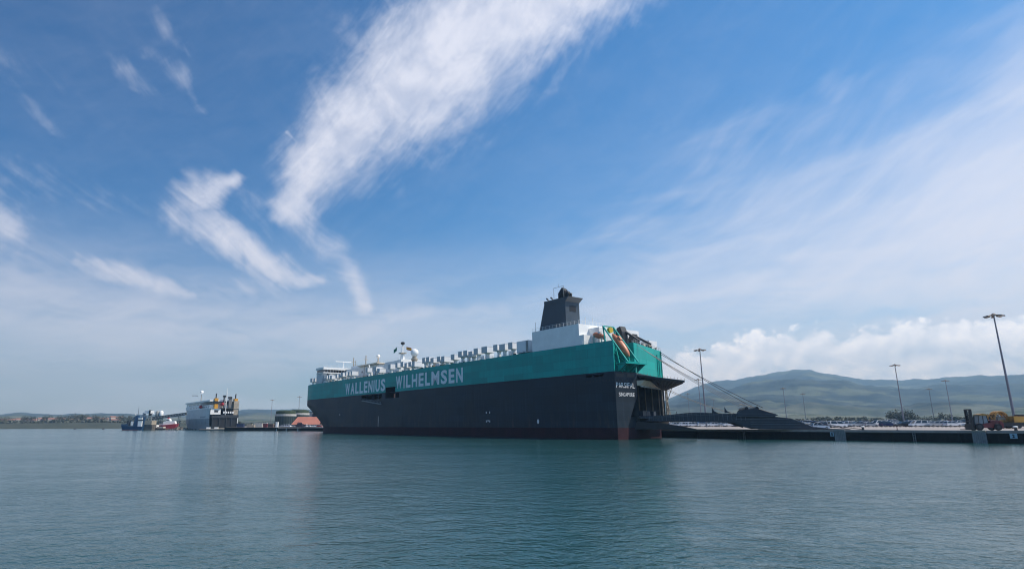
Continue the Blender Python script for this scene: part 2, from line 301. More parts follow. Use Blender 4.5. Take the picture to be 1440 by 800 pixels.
t.l.new(c, b.inputs['Base Color']); b.inputs['Roughness'].default_value = 0.95; b.inputs['Specular IOR Level'].default_value = 0.1
M_land = ml

# ------------------------------------------------------------------ mesh helpers
class MB:
    def __init__(s): s.v = []; s.f = []; s.mi = []
    def add(s, vs, fs, mi=0):
        o = len(s.v); s.v += [tuple(p) for p in vs]; s.f += [tuple(i+o for i in f) for f in fs]; s.mi += [mi]*len(fs); return s
    def box(s, x0, x1, y0, y1, z0, z1, mi=0):
        return s.add([(x0,y0,z0),(x1,y0,z0),(x1,y1,z0),(x0,y1,z0),(x0,y0,z1),(x1,y0,z1),(x1,y1,z1),(x0,y1,z1)],
              [(0,3,2,1),(4,5,6,7),(0,1,5,4),(1,2,6,5),(2,3,7,6),(3,0,4,7)], mi)
    def hexa(s, bot, top, mi=0):
        n = len(bot); return s.add(list(bot)+list(top), [tuple(range(n))[::-1], tuple(range(n, 2*n))]+[(i,(i+1)%n,(i+1)%n+n,i+n) for i in range(n)], mi)
    def tube(s, pts, r, n=6, mi=0, caps=True):
        pts = [Vector(p) for p in pts]; rs = r if isinstance(r, (list, tuple)) else [r]*len(pts)
        vs = []; fs = []
        for i, p in enumerate(pts):
            d = (pts[min(i+1, len(pts)-1)]-pts[max(i-1, 0)]).normalized()
            a = d.orthogonal().normalized() if abs(d.z) < .95 else Vector((1,0,0)).cross(d).normalized()
            if abs(d.z) < .95: a = Vector((0,0,1)).cross(d).normalized()
            b_ = d.cross(a)
            for k in range(n):
                an = 2*PI*(k+.5)/n; vs.append(p+(a*math.cos(an)+b_*math.sin(an))*rs[i])
        for i in range(len(pts)-1):
            for k in range(n): fs.append((i*n+k, i*n+(k+1)%n, (i+1)*n+(k+1)%n, (i+1)*n+k))
        if caps: fs += [tuple(range(n))[::-1], tuple(range((len(pts)-1)*n, len(pts)*n))]
        return s.add(vs, fs, mi)
    def lathe(s, prof, c=(0,0,0), n=16, mi=0, axis='z'):
        vs = []; fs = []
        for r_, z in prof:
            for k in range(n):
                a = 2*PI*k/n; p = (r_*math.cos(a), r_*math.sin(a), z)
                if axis == 'x': p = (z, p[0], p[1])
                if axis == 'y': p = (p[0], z, p[1])
                vs.append((p[0]+c[0], p[1]+c[1], p[2]+c[2]))
        for i in range(len(prof)-1):
            for k in range(n): fs.append((i*n+k, i*n+(k+1)%n, (i+1)*n+(k+1)%n, (i+1)*n+k))
        fs += [tuple(range(n))[::-1], tuple(range((len(prof)-1)*n, len(prof)*n))]
        return s.add(vs, fs, mi)
    def prism(s, poly, y0, y1, mi=0):          # poly in x,z extruded along y
        n = len(poly); return s.add([(x,y0,z) for x,z in poly]+[(x,y1,z) for x,z in poly],
              [tuple(range(n)), tuple(range(n, 2*n))[::-1]]+[(i+n,(i+1)%n+n,(i+1)%n,i) for i in range(n)], mi)
    def build(s, name, mats, parent=None, smooth=False, fix=True):
        me = D.meshes.new(name); me.from_pydata(s.v, [], s.f)
        for m_ in (mats if isinstance(mats, (list, tuple)) else [mats]): me.materials.append(m_)
        me.polygons.foreach_set('material_index', s.mi)
        if fix:
            bm = bmesh.new(); bm.from_mesh(me); bmesh.ops.recalc_face_normals(bm, faces=bm.faces); bm.to_mesh(me); bm.free()
        if smooth: me.polygons.foreach_set('use_smooth', [True]*len(me.polygons))
        me.update()
        o = D.objects.new(name, me); COL.objects.link(o)
        if parent: o.parent = parent
        return o
def box(name, m, par, *a): return MB().box(*a).build(name, m, par)
def tag(o, label=None, cat=None, group=None, kind=None):
    for k, v_ in (('label', label), ('category', cat), ('group', group), ('kind', kind)):
        if v_: o[k] = v_
    return o
def thing(name, loc, rz, label, cat, group=None):
    o = D.objects.new(name, None); COL.objects.link(o); o.location = loc; o.rotation_euler = (0, 0, rz); o.empty_display_size = 1
    return tag(o, label, cat, group)
def dup(o, loc=None, rz=None, label=None, group=None, parent=None):
    c = o.copy(); COL.objects.link(c); c.parent = parent
    if loc is not None: c.location = loc
    if rz is not None: c.rotation_euler = (0, 0, rz)
    if label: c['label'] = label
    if group: c['group'] = group
    for ch in o.children: dup(ch, parent=c)
    return c

# ------------------------------------------------------------------ setting: water, land, haze
MB().add([(-9000,-300,0),(9000,-300,0),(9000,9000,0),(-9000,9000,0)], [(0,1,2,3)]).build('water', M_water)['kind'] = 'structure'

def interp(x, tab):
    if x <= tab[0][0]: return tab[0][1]
    for (a, b_), (c_, d_) in zip(tab, tab[1:]):
        if x <= c_: return b_+(d_-b_)*(x-a)/(c_-a)
    return tab[-1][1]
prof = []
for px, py in [(-300,583),(0,583),(20,580.5),(60,582.5),(90,583.5),(140,581.5),(180,582.5),(240,585),(300,584),(330,578),(360,575.2),(380,576.5),(420,575.5),(470,579),(560,584),(700,580),(850,574),
               (905,575),(933,566),(950,560),(976,548),(1006,539),(1032,537),(1060,531),(1090,527),(1104,524),(1116,521),(1140,521),(1152,525),(1180,529.5),(1214,536),(1270,537.4),(1315,535),(1355,532),(1405,530.7),(1440,529),(1600,527),(1900,540)]:
    d = ray(px, py); prof.append((math.degrees(math.atan2(d.x, d.y)), math.tan(math.asin(d.normalized().z))))   # azimuth, slope of the skyline
from mathutils import noise as mn
def land_height(a, r):
    sl = interp(a, prof); ridge = 6800.0
    x, y = r*math.sin(R(a)), r*math.cos(R(a))
    left = min(1.0, max(0.0, (-13.0-a)/3.0))            # west of the harbour basin the coast lies farther off
    coast = 560+left*440
    if left > 0: coast += 25*mn.noise(Vector((x*.006, 3, 0)))
    if r < coast: return -1.5
    n1 = mn.fractal(Vector((x*.0011, y*.0011, 1.7)), 0.9, 2.1, 6)
    n2 = mn.fractal(Vector((x*.008, y*.008, 4.7)), 0.9, 2.1, 4)
    shore = min(1, (r-coast)/60.0)
    h = 2.6 + shore*left*3.2
    right = min(1.0, max(0.0, (a-14.0)/6.0))
    t_ = max(0.0, min(1.0, (r-900)/5900.0))
    full = HC+sl*ridge
    sm = t_*t_*(3-2*t_)
    h += (full-h)*(sm*0.55+0.45*t_*t_)
    n3 = mn.fractal(Vector((x*.0028, y*.0028, 8.7)), 0.8, 2.1, 6)
    h += (n1*60+n3*34)*(t_*(1-t_)*4*0.75+0.12*t_)*(0.25+0.75*right)
    h += n2*(2.2*shore+9.0*t_)*(1 if r > coast+20 else 0.3)
    h += right*10*max(0, min(1, (r-700)/900))
    if r > ridge: h = full*(1-(r-ridge)/2600.0)+n2*5
    return max(h, 2.2 if r > coast+15 else 0.3)
lv, lf = [], []
AZS = [-62+i*0.16 for i in range(int(124/0.16)+1)]
RS = [480,520,545,560,575,590,620,660,700,760,830]+[900+75*i for i in range(20)]+[2400+70*i for i in range(64)]+[6850,6920,7000]
for a in AZS:
    for r_ in RS:
        rr = r_ if a > -12 else r_
        lv.append((rr*math.sin(R(a)), rr*math.cos(R(a)), land_height(a, rr)))
nr = len(RS)
for i in range(len(AZS)-1):
    for j in range(nr-1): lf.append((i*nr+j, i*nr+j+1, (i+1)*nr+j+1, (i+1)*nr+j))
mbl = MB(); mbl.v = lv; mbl.f = lf; mbl.mi = [0]*len(lf)
mbl.build('hills', M_land, smooth=True, fix=False)['kind'] = 'structure'

# ship frame: x forward, y to port, z up, origin at the foot of the port stern corner
SHIP = Vector((38.985, 156.03, 0)); ANG = R(-34.8)
UU = Vector((math.sin(ANG), math.cos(ANG), 0)); VV = Vector((math.cos(ANG), -math.sin(ANG), 0))
SROT = math.atan2(UU.y, UU.x)
def q_(u, v, z=0.0): return SHIP + UU*u + VV*v + Vector((0, 0, z))      # v = to starboard, quay side

# ------------------------------------------------------------------ quay
QV, QZ = 32.6, 2.4
def yard(v): return QZ + 0.42*max(0.0, min(1.0, (v-45)/50.0)) + max(0.0, min(0.8, (v-104)*0.024))
quay = D.objects.new('quay', None); COL.objects.link(quay); quay['kind'] = 'structure'
quay.location = SHIP; quay.rotation_euler = (0, 0, SROT)
m_ = MB(); us = [-170+10*i for i in range(80)]; vs_ = [QV+0.9, 45, 70, 95, 104, 120, 137.33, 400]
pv = [(u, -v, yard(v)) for u in us for v in vs_]
nf = len(vs_); m_.add(pv, [(i*nf+j, (i+1)*nf+j, (i+1)*nf+j+1, i*nf+j+1) for i in range(len(us)-1) for j in range(nf-1)])
m_.build('pavement', M_conc, quay)
for k in range(66):                                                     # cope stones along the edge
    u0 = -168+6*k
    if u0 > 200: break
    box('cope_block', M_edge, quay, u0, u0+5.96, -QV-0.9, -QV, 1.9, QZ+0.03)
box('cope_edge', M_edge, quay, 204, 620, -QV-0.9, -QV, 1.9, QZ+0.03)
for k in range(26):
    u0 = -168+12*k
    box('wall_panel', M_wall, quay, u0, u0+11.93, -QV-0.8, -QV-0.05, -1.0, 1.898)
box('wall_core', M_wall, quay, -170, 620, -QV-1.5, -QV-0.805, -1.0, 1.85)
def quay_px(px):   # distance along the quay edge seen at an image column
    k = (px-650)/872.7
    # q_(u,QV): X = k*Y
    a = SHIP+VV*QV; return (k*a.y-a.x)/(UU.x-k*UU.y)
for pa, pb in ((1172, 1187), (1364.5, 1384)):
    a, b_ = quay_px(pb), quay_px(pa)
    f_ = tag(D.objects.new('fender', None), 'grey ribbed fender panel on the quay wall '+('under the red forklift' if pa > 1300 else 'near the end of the ship ramp'), 'fender', 'fender panels on the quay wall')
    COL.objects.link(f_); f_.location = q_(a, QV); f_.rotation_euler = (0, 0, SROT); L = b_-a
    box('face_panel', M_panel, f_, 0, L, 0.0, 0.30, -0.6, 2.15)
    for k in range(7): box('rib', M_panel, f_, 0.1+k*(L-.3)/6, 0.2+k*(L-.3)/6, 0.30, 0.40, -0.6, 2.1)
    box('cap', M_beige if pa > 1300 else M_panel, f_, -0.05, L+.05, -0.1, 0.38, 2.152, QZ+.06)
def text_mesh(ch, m, thick=0.02, off=0.03):
    c_ = D.curves.new('lettering', 'FONT'); c_.body = ch; c_.extrude = thick; c_.offset = off; c_.resolution_u = 3
    o = D.objects.new('tmp', c_); COL.objects.link(o)
    me = D.meshes.new_from_object(o.evaluated_get(bpy.context.evaluated_depsgraph_get()))
    D.objects.remove(o); D.curves.remove(c_)
    me.materials.clear(); me.materials.append(m)
    xs = [v_.co.x for v_ in me.vertices]; ys = [v_.co.y for v_ in me.vertices]
    x0, x1, y0, y1 = min(xs), max(xs), min(ys), max(ys)
    for v_ in me.vertices: v_.co.x = (v_.co.x-x0)/(x1-x0); v_.co.y = (v_.co.y-y0)/(y1-y0)
    return me
def letter(ch, m, par, M4, w_, h_, th=0.05, off=0.02):
    me = text_mesh(ch, m, 0.5, off)
    for v_ in me.vertices:
        v_.co = M4 @ Vector((v_.co.x*w_, v_.co.y*h_, (v_.co.z+0.5)*th))
    o = D.objects.new('letter', me); COL.objects.link(o); o.parent = par; return o
PORT = Matrix(((-1,0,0,0),(0,0,1,0),(0,1,0,0),(0,0,0,1)))
for pa, pb, ch in ((1165.5, 1170.5, '1'), (1416.5, 1427, '2')):
    a, b_ = quay_px(pb), quay_px(pa)
    s_ = tag(D.objects.new('berth_sign', None), ('small blue number %s plate on the quay ' % ch)+('beside the grey panel near the ramp tip' if ch == '1' else 'under the white topped bollard'), 'sign', 'number plates on the quay wall')
    COL.objects.link(s_); s_.location = q_(a, QV); s_.rotation_euler = (0, 0, SROT)
    L = b_-a; box('plate', M_sign, s_, 0, L, 0.0, 0.06, 0.95, 1.88)
    letter(ch, M_black, s_, Matrix.Translation((L*.68, 0.062, 1.08)) @ PORT, L*.36, 0.66, 0.02, 0.05)
for px in (1284.5, 1046):
    a = quay_px(px); l_ = tag(D.objects.new('quay_ladder', None), 'steel rung ladder on the quay wall '+('below the stern ramp' if px < 1100 else 'below the parked cars'), 'ladder', 'ladders on the quay wall')
    COL.objects.link(l_); l_.location = q_(a, QV); l_.rotation_euler = (0, 0, SROT)
    for x in (0, .42): box('rail', M_panel, l_, x, x+.06, 0.02, .1, -.5, 2.38)
    for k in range(8): box('rung', M_panel, l_, .06, .42, .03, .08, -.3+k*.33, -.24+k*.33)
def bollard(u, v, label):
    o = thing('bollard', q_(u, v, yard(v)), SROT, label, 'bollard', 'mooring bollards on the quay')
    MB().lathe([(.30,0),(.26,.1),(.22,.5),(.24,.55)], n=14).build('post', M_black, o, True)
    MB().lathe([(.25,.551),(.40,.62),(.42,.75),(.30,.84),(.05,.88)], n=14).build('cap', M_white, o, True)
bollard(quay_px(1424), QV+1.2, 'white topped mooring bollard above the number 2 plate')
bollard(quay_px(1209), QV+1.2, 'white topped mooring bollard right of the ramp tip')
o = thing('marker_post', q_(quay_px(1256.5), QV+1.4, QZ), SROT, 'thin orange red marker post on the quay edge', 'post')
MB().tube([(0,0,0),(0,0,.95)], [.07,.05], 8).build('post', M_redp, o); MB().lathe([(.2,0),(.18,.08),(.07,.12)], n=10).build('foot', M_black, o)

# ------------------------------------------------------------------ car carrier
ship = thing('car_carrier', SHIP, SROT, 'huge teal and dark grey car carrier with its stern ramp down on the quay', 'ship')
BM = 31.0
def stern_w(z):
    if z >= 11: return 8.35
    return 8.35-(8.35-3.6)*((11-z)/8.1) if z > 2.9 else 3.6
def hull_pt(z, t, f):
    """bow curve: waterline form (f=0) to the full upper form (f=1)"""
    th = t*PI/2
    ut, et = 208+26*math.sin(th), 15.5*(1-math.cos(th))
    tt = math.sin(th)**1.0; ub, eb = 167+58*tt, 15.5*tt**2.4
    return ub+(ut-ub)*f, eb+(et-eb)*f
def ff(z): return 0.0 if z < 2.9 else min(1.0, ((z-2.9)/11.2))**1.15
STR = [0, 1.8, 3.6, 5.4, 7.2, 7.6, 9.9, 10.4, 13, 20, 35, 50, 70, 90, 105, 113.4, 116.0, 116.7, 125.2, 128.4, 148.5, 158, 166]
TT = [i/16 for i in range(17)]
def ring(z):
    f = ff(z); pts = [(u, 0.0) for u in STR]
    bow = [hull_pt(z, t_, f) for t_ in TT]
    sc_ = bow[0][0]
    for i in range(3):                                # straight run up to where the bow curve starts
        pts.append((166+(sc_-166)*(i+1)/4.0 if sc_ > 167 else 166+0.2*(i+1), 0.0))
    pts += [(u, -e) for u, e in bow]
    pts += [(u, -BM+e) for u, e in bow[::-1][1:]]
    w_ = stern_w(z); lo = max(0.0, min(1.0, (9-z)/6))
    pts += [(150, -BM), (80, -BM), (8.7+2*lo, -BM), (6.5+1.5*lo, -w_-(BM-w_)*.75), (4.35+lo, -w_-(BM-w_)*.5), (2.2+.5*lo, -w_-(BM-w_)*.25), (0.0, -w_)]
    return pts
def band(name, zs, m, skip=()):
    rings = [ring(z) for z in zs]; n = len(rings[0]); mb = MB()
    vs = [(x, y, z) for z, r_ in zip(zs, rings) for x, y in r_]; fs = []
    for k in range(len(zs)-1):
        for i in range(n):
            x0, x1 = STR[i] if i < len(STR) else 999, STR[i+1] if i+1 < len(STR) else 999
            if any(a-.01 <= x0 and x1 <= b_+.01 and c_-.01 <= zs[k] and zs[k+1] <= d_+.01 for a, b_, c_, d_ in skip): continue
            if ('door' in skip or True) and name == 'grey_topside' and i in (n-5, n-4, n-3, n-2) and 5.6-.01 <= zs[k] and zs[k+1] <= 15.5+.01: continue
            fs.append((k*n+i, k*n+(i+1)%n, (k+1)*n+(i+1)%n, (k+1)*n+i))
    mb.add(vs, fs); return mb.build(name, m, ship)
OPEN = [(128.4, 148.5, 14.6, 16.6), (116.7, 125.2, 14.6, 16.999), (113.4, 116.0, 14.6, 16.6), (7.6, 9.9, 15.9, 16.6), (3.6, 7.2, 15.9, 16.6)]
band('red_boot_topping', [-1.0, 0.0, 1.5, 2.9], M_red)
band('grey_topside', [2.9, 4, 5.6, 8, 11, 12.5, 14.0, 14.6, 15.5, 15.9, 16.6, 17.0], M_grey, OPEN)
# teal band, with the lifeboat recess cut into the port stern corner
zs = [17.0, 19.1, 22, 25.0]
mb = MB(); rings = []
for z in zs:
    r_ = ring(z); rings.append(r_+[(0, -8.05), (5.5, -8.05), (5.5, -.3), (0, -.3)])
n = len(rings[0]); vs = [(x, y, z) for z, rr in zip(zs, rings) for x, y in rr]; fs = []
for k in range(3):
    for i in range(n):
        x0, x1 = STR[i] if i < len(STR) else 999, STR[i+1] if i+1 < len(STR) else 999
        if k == 0 and 116.6 < x0 and x1 < 125.3: continue
        fs.append((k*n+i, k*n+(i+1)%n, (k+1)*n+(i+1)%n, (k+1)*n+i))
mb.add(vs, fs); mb.build('teal_topside', M_teal, ship)
# deck and recess floor
r_ = ring(24); MB().add([(x, y+(-.05 if y > -.1 else 0), 24.4) for x, y in [(5.55, -.02)]+r_[4:]+[(0, -8.1), (5.55, -8.1)]], [tuple(range(len(r_)-4+3))]).build('weather_deck', M_deck, ship)
box('recess_floor', M_grey, ship, 0.0, 5.5, -8.05, -.3, 16.9, 17.02)
# side openings are dark rooms behind the plating
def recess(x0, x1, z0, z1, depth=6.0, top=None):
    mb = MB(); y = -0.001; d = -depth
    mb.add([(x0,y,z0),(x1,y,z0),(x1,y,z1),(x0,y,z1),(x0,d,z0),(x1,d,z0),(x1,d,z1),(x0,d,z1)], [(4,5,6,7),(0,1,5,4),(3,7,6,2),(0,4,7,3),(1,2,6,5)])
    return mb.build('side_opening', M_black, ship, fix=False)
recess(128.4, 148.5, 14.6, 16.6); recess(116.7, 125.2, 14.6, 19.1); recess(113.4, 116.0, 14.6, 16.6); recess(7.6, 9.9, 15.9, 16.6, 2); recess(3.6, 7.2, 15.9, 16.6, 2)
for u in (132, 138, 143): box('stanchion', M_grey, ship, u, u+.3, -.5, -.2, 14.62, 16.58)
o = MB().box(117.5, 120.5, -3, -1.5, 14.7, 16.4).build('stowed_tender', M_orange, ship)
gw = MB().tube([(147.0,.35,14.4),(127.9,.55,12.3)], .28, 4).build('gangway', M_panel, ship)
for k in range(14):
    f = (k+.5)/14; x = 147-19.1*f; z = 14.4-2.1*f; box('post', M_panel, gw, x-.04, x+.04, .45, .53, z, z+.9)
MB().tube([(147.0,.49,15.3),(127.9,.7,13.2)], .05, 4).build('handrail', M_panel, gw)
# rows of small ports near the stern, fairleads
for k in range(9):
    u = 9.6-k*1.12
    if u < .5: break
    box('fairlead_port', M_black, ship, u-.22, u+.22, -.1, .03, 14.65, 15.05)
for y0, y1 in ((-3.4, -.5), (-7.4, -4.6)): box('stern_port', M_black, ship, -.03, .1, y0, y1, 15.7, 16.5)
for k in range(5): box('stern_fairlead', M_black, ship, -.03, .1, -1.0-k*1.7-.4, -1.0-k*1.7, 14.5, 15.0)
for k in range(5):
    f = .06+k*.19; a = Vector((8.7*f, -8.35-22.65*f, 0)); bb = Vector((8.7*(f+.12), -8.35-22.65*(f+.12), 0)); nn = Vector((-.933, -.359, 0))*.04
    MB().hexa([a-nn, bb-nn, bb+nn, a+nn], [p+Vector((0,0,.8)) for p in (a-nn, bb-nn, bb+nn, a+nn)]).build('quarter_port', M_black, ship).location = (0, 0, 15.9)
# draught marks, thruster and pilot marks
lm = MB().lathe([(.02,0),(.42,0),(.42,.04),(.02,.04)], n=20, axis='y').build('load_mark', M_letterw, ship)
lm.location = (29.7, .005, 4.6); lm.scale = (1, 1, 1.6)
for u, z in ((54.7,7.6),(52.9,7.6),(54.7,4.8),(52.9,4.8),(53.8,5.0),(171.5,8.6)):
    box('hull_mark', M_letterw, ship, u-.18, u+.18, .0, .03, z-.3, z+.3)
for u, z in ((53.8,7.1),(53.8,4.2),(171.8,8.0),(171.2,6.3)): box('thruster_mark', M_black, ship, u-.35, u+.35, .0, .03, z-.35, z+.35)
for k in range(9): box('draught_mark', M_letterw, ship, 130.9, 131.3, 0, .03, 3.3+k*.47, 3.3+k*.47+.26)
# plate seams: raised rubbing seams every few frames, and a strake line at the colour change
box('seam_strake', M_grey, ship, 0.0, 165.9, 0.001, .06, 16.93, 17.03)
for u in (0.02, 62, 110): box('plate_strap', M_grey, ship, u, u+.12, 0.0, .025, 3.0, 16.5 if u != 110 else 14.2)
# lettering
def word(s, xa, xb, z0, z1, off=.032):
    wd = {'I': .22, 'W': 1.28, 'M': 1.3, 'L': .86, 'E': .88}; tot = sum(wd.get(c, 1)+.26 for c in s)-.26; k = (xa-xb)/tot; x = xa
    for c in s:
        cw = wd.get(c, 1)*k
        letter(c, M_letter, ship, Matrix.Translation((x, 0.004, z0)) @ PORT, cw, z1-z0, .05, off); x -= cw+.26*k
word('WALLENIUS', 166.2, 125.6, 17.75, 22.9); word('WILHELMSEN', 116.2, 68.0, 18.15, 23.2)
AFT = Matrix(((0,0,-1,0),(-1,0,0,0),(0,1,0,0),(0,0,0,1)))
def aft_word(s, ya, yb, z0, z1):
    wd = {'I': .2}; tot = sum(wd.get(c, 1)+.25 for c in s)-.25; k = (ya-yb)/tot; y = ya
    for c in s:
        cw = wd.get(c, 1)*k; letter(c, M_letterw, ship, Matrix.Translation((-0.004, y, z0)) @ AFT, cw, z1-z0, .04, -.005); y -= cw+.25*k
aft_word('PARSIFAL', -.35, -7.5, 12.9, 14.2); aft_word('SINGAPORE', -1.2, -7.2, 10.75, 11.7)
# deck-edge ventilators: square heads on round trunks
VENTS = [(211.8,215,28.4),(208.1,210.6,28.2),(194.8,197.4,28.6),(192,194.2,28.6),(188.8,190.7,28.7),(185.5,187.9,28.2),(178.9,180.9,28.3),(175,177.2,28.3),(172,174.4,28.7),(167.9,169.4,28.9),(164.2,166.4,28.6),(161.4,163.1,28.6),
 (144.8,146.8,29.0),(136.3,138.6,28.7),(133.5,135.6,27.8),(122.9,125,28.8),(116.9,118.8,28.9),(112.1,114.4,28.9),(109.1,111.1,28.2),(105.7,107.9,28.3),(102.8,105,28.2),(95,97.1,29),(91.9,94.2,29),(88.7,91,28.4),(84.1,86.4,28.5),(81.2,83.5,28.3),
 (74.6,77,28.4),(69.9,72.3,29.0),(66.6,69.1,29),(63.7,66,28.4),(60.3,62.8,29.1),(55.1,58.3,29.2),(49.5,51.8,29.2),(45.6,48.6,29.0),(41.8,44,29.1)]
rv = random.Random(3)
for k, (a, b_, zt) in enumerate(VENTS):
    d_ = rv.choice((2.2, 2.6, 3.2)); z0 = zt-rv.uniform(1.7, 2.0)
    if u_wide := (k % 6 == 1): d_ += .8
    vt = MB().box(a, b_, -1.0-d_, -.9, z0, zt).box(a-.06, b_+.06, -1.06-d_, -.84, zt, zt+.12).build('ventilator', M_vent, ship)
    c_ = ((a+b_)/2, -.9-d_/2, 0)
    MB().lathe([(.62,24.4),(.62,z0-.5),(.95,z0-.003)], c_, 10).build('trunk', M_white, vt)
    box('port_shade_face', M_ventshade, vt, a+.04, b_-.04, -.9, -.87, z0+.05, zt-.05)  # darker skin paints shade onto the head's port face
for k in range(12):
    a = 44+k*9.7+rv.uniform(-2, 2); y = rv.uniform(-13, -6)
    vt = MB().box(a, a+2.3, y-2.3, y, 26.7, 28.5).build('ventilator', M_vent, ship); MB().lathe([(.6,24.4),(.6,26.2),(.95,26.697)], (a+1.1, y-1.1, 0), 10).build('trunk', M_white, vt)
# small deck clutter at the edge
for k in range(70):
    u = 36+k*2.55+rv.uniform(-.8, .8); h_ = rv.uniform(.3, 1.1)
    box('deck_fitting', rv.choice([M_white, M_panel, M_black, M_white, M_ochre]), ship, u, u+rv.uniform(.3, 1.1), -2.0, -.7-rv.uniform(0, .6), 24.42, 24.6+h_)
# railing
def railing(name, x0, x1, y, z0, h=1.05, step=1.6, m=M_white, par=None, along='x', base=None):
    mb = MB(); n_ = max(2, int(abs(x1-x0)/step))
    for k in range(n_+1):
        p = x0+(x1-x0)*k/n_
        mb.tube([(p, y, z0), (p, y, z0+h)] if along == 'x' else [(y, p, z0), (y, p, z0+h)], .03, 4)
    for hz in (.55, 1.0): mb.tube([(x0, y, z0+h*hz), (x1, y, z0+h*hz)] if along == 'x' else [(y, x0, z0+h*hz), (y, x1, z0+h*hz)], .028, 4)
    return mb.build(name, m, par or ship)
railing('deck_railing', 11, .1, -.25, 25.0, 1.0); railing('deck_railing', 206, 32, -.35, 24.9, .75, 3.2, M_panel)
# container-like machinery house and casing under the funnel
mh = MB().box(34.0, 39.6, -5.5, -.8, 25.4, 29.0).build('machinery_house', M_vent, ship)
box('louvre_panel', M_panel, mh, 34.1, 35.2, -.8, -.76, 25.6, 28.9)
cs = MB().prism([(12.4, 24.4), (32.0, 24.4), (32.0, 31.1), (12.4, 31.1)], -26, -.6).build('engine_casing', M_white, ship)
MB().prism([(10.7, 24.4), (12.39, 24.4), (12.39, 27.8), (10.7, 27.8)], -4.0, -.65).build('casing_step', M_white, ship)
MB().box(8.6, 12.39, -12, -4.6, 24.4, 30.0).build('aft_house', M_white, ship)
for y in (-6.4, -9.4): MB().box(8.54, 8.6, y-.7, y, 24.6, 26.6).build('door', M_panel, ship)
railing('casing_railing', 12.6, 31.8, -.75, 31.1, 1.0, 1.4); railing('casing_railing', -.8, -12, 12.5, 31.1, 1.0, 1.4, along='y')
# funnel: raked forward face, flat overhanging cap
fn = MB().hexa([(19.9,-3.2,31.1),(31.6,-3.2,31.1),(31.6,-8.9,31.1),(19.9,-8.9,31.1)], [(19.9,-3.2,39.9),(28.8,-3.2,39.9),(28.8,-8.9,39.9),(19.9,-8.9,39.9)]).build('funnel', M_funnel, ship)
MB().hexa([(19.85,-3.15,39.0),(28.9,-3.15,39.3),(28.9,-8.95,39.3),(19.85,-8.95,39.0)], [(18.4,-3.1,40.3),(28.95,-3.1,40.3),(28.95,-9.2,40.3),(18.4,-9.2,40.3)]).build('funnel_cap', M_funnel, fn)
for k in range(6): box('grille_bar', M_black, fn, 19.82, 19.9, -5.2-k*.45, -4.9-k*.45, 36.2, 37.9)
stk = MB().tube([(23.6,-5.6,40.3),(23.6,-5.6,42.0),(22.4,-5.6,43.4)], [1.15,1.2,1.0], 14).build('exhaust_pipe', M_black, fn, True)
MB().tube([(21.4,-5.6,40.3),(21.4,-5.6,41.6),(20.7,-5.6,42.2)], [.8,.8,.6], 12).build('exhaust_pipe', M_black, fn, True)
for x in (19.4, 18.6): MB().tube([(x,-4.4,40.3),(x,-4.4,41.3)], [.25,.4], 10).build('exhaust_pipe', M_black, fn, True)
for x in (26.3, 28.2): MB().tube([(x,-4.2,40.3),(x,-4.2,40.9),(x+.7,-4.2,41.4)], .24, 8).build('exhaust_pipe', M_black, fn, True)
mb = MB()
for x in (21.4, 25.6): mb.tube([(x,-4.2,40.3),(x,-4.2,44.1)], .06, 4)
mb.tube([(21.4,-4.2,44.05),(25.6,-4.2,44.05)], .06, 4); mb.tube([(23.5,-4.2,44.0),(23.5,-4.2,44.9)], .04, 4); mb.build('funnel_frame', M_panel, fn)
MB().tube([(31.0,-1.2,31.1),(31.0,-1.2,34.0)], .05, 4).build('antenna', M_panel, ship)
for y in (-4.5, -7.5): MB().tube([(13.5,y,31.1),(13.5,y,33.4)], .12, 6).build('vent_pipe', M_white, ship)
# bridge near the bow: wings across the full beam under a thick white roof
br = D.objects.new('bridge', None); COL.objects.link(br); br.parent = ship
box('wheelhouse', M_white, br, 195.2, 203, -27, -4, 24.4, 31.4)
box('wing_port', M_bluegrey, br, 196.5, 204.0, -2.6, -.05, 24.4, 30.1); box('wing_starboard', M_bluegrey, br, 195.5, 203.5, -30.9, -28.4, 27, 30.5)
box('window_band', M_glass, br, 194.6, 203.9, -30.6, -.2, 30.5, 31.9)
for k in range(20): box('mullion', M_white, br, 194.52, 194.6, -.6-k*1.55-.12, -.6-k*1.55, 30.5, 31.9)
box('wing_walkway', M_white, br, 194.2, 204.2, -31.2, .2, 30.1, 30.5)
box('bridge_roof', M_white, br, 193.8, 204.4, -31.4, .4, 31.9, 33.1)
railing('roof_railing', -31, .2, 194.0, 33.1, 1.0, 2, M_white, br, 'y')
for y in (-6, -10.5, -15.5, -20, -24):
    box('window', M_glass, br, 195.12, 195.2, y-.9, y, 27.2, 28.3)
MB().tube([(197,-12,33.1),(197,-12,36.5)], .25, 6).build('radar_post', M_white, br); box('radar_scanner', M_white, br, 196.9, 197.2, -16.5, -7.5, 36.5, 36.9)
box('bow_locker', M_white, ship, 193, 195.5, -2.5, -.6, 24.4, 26.3)
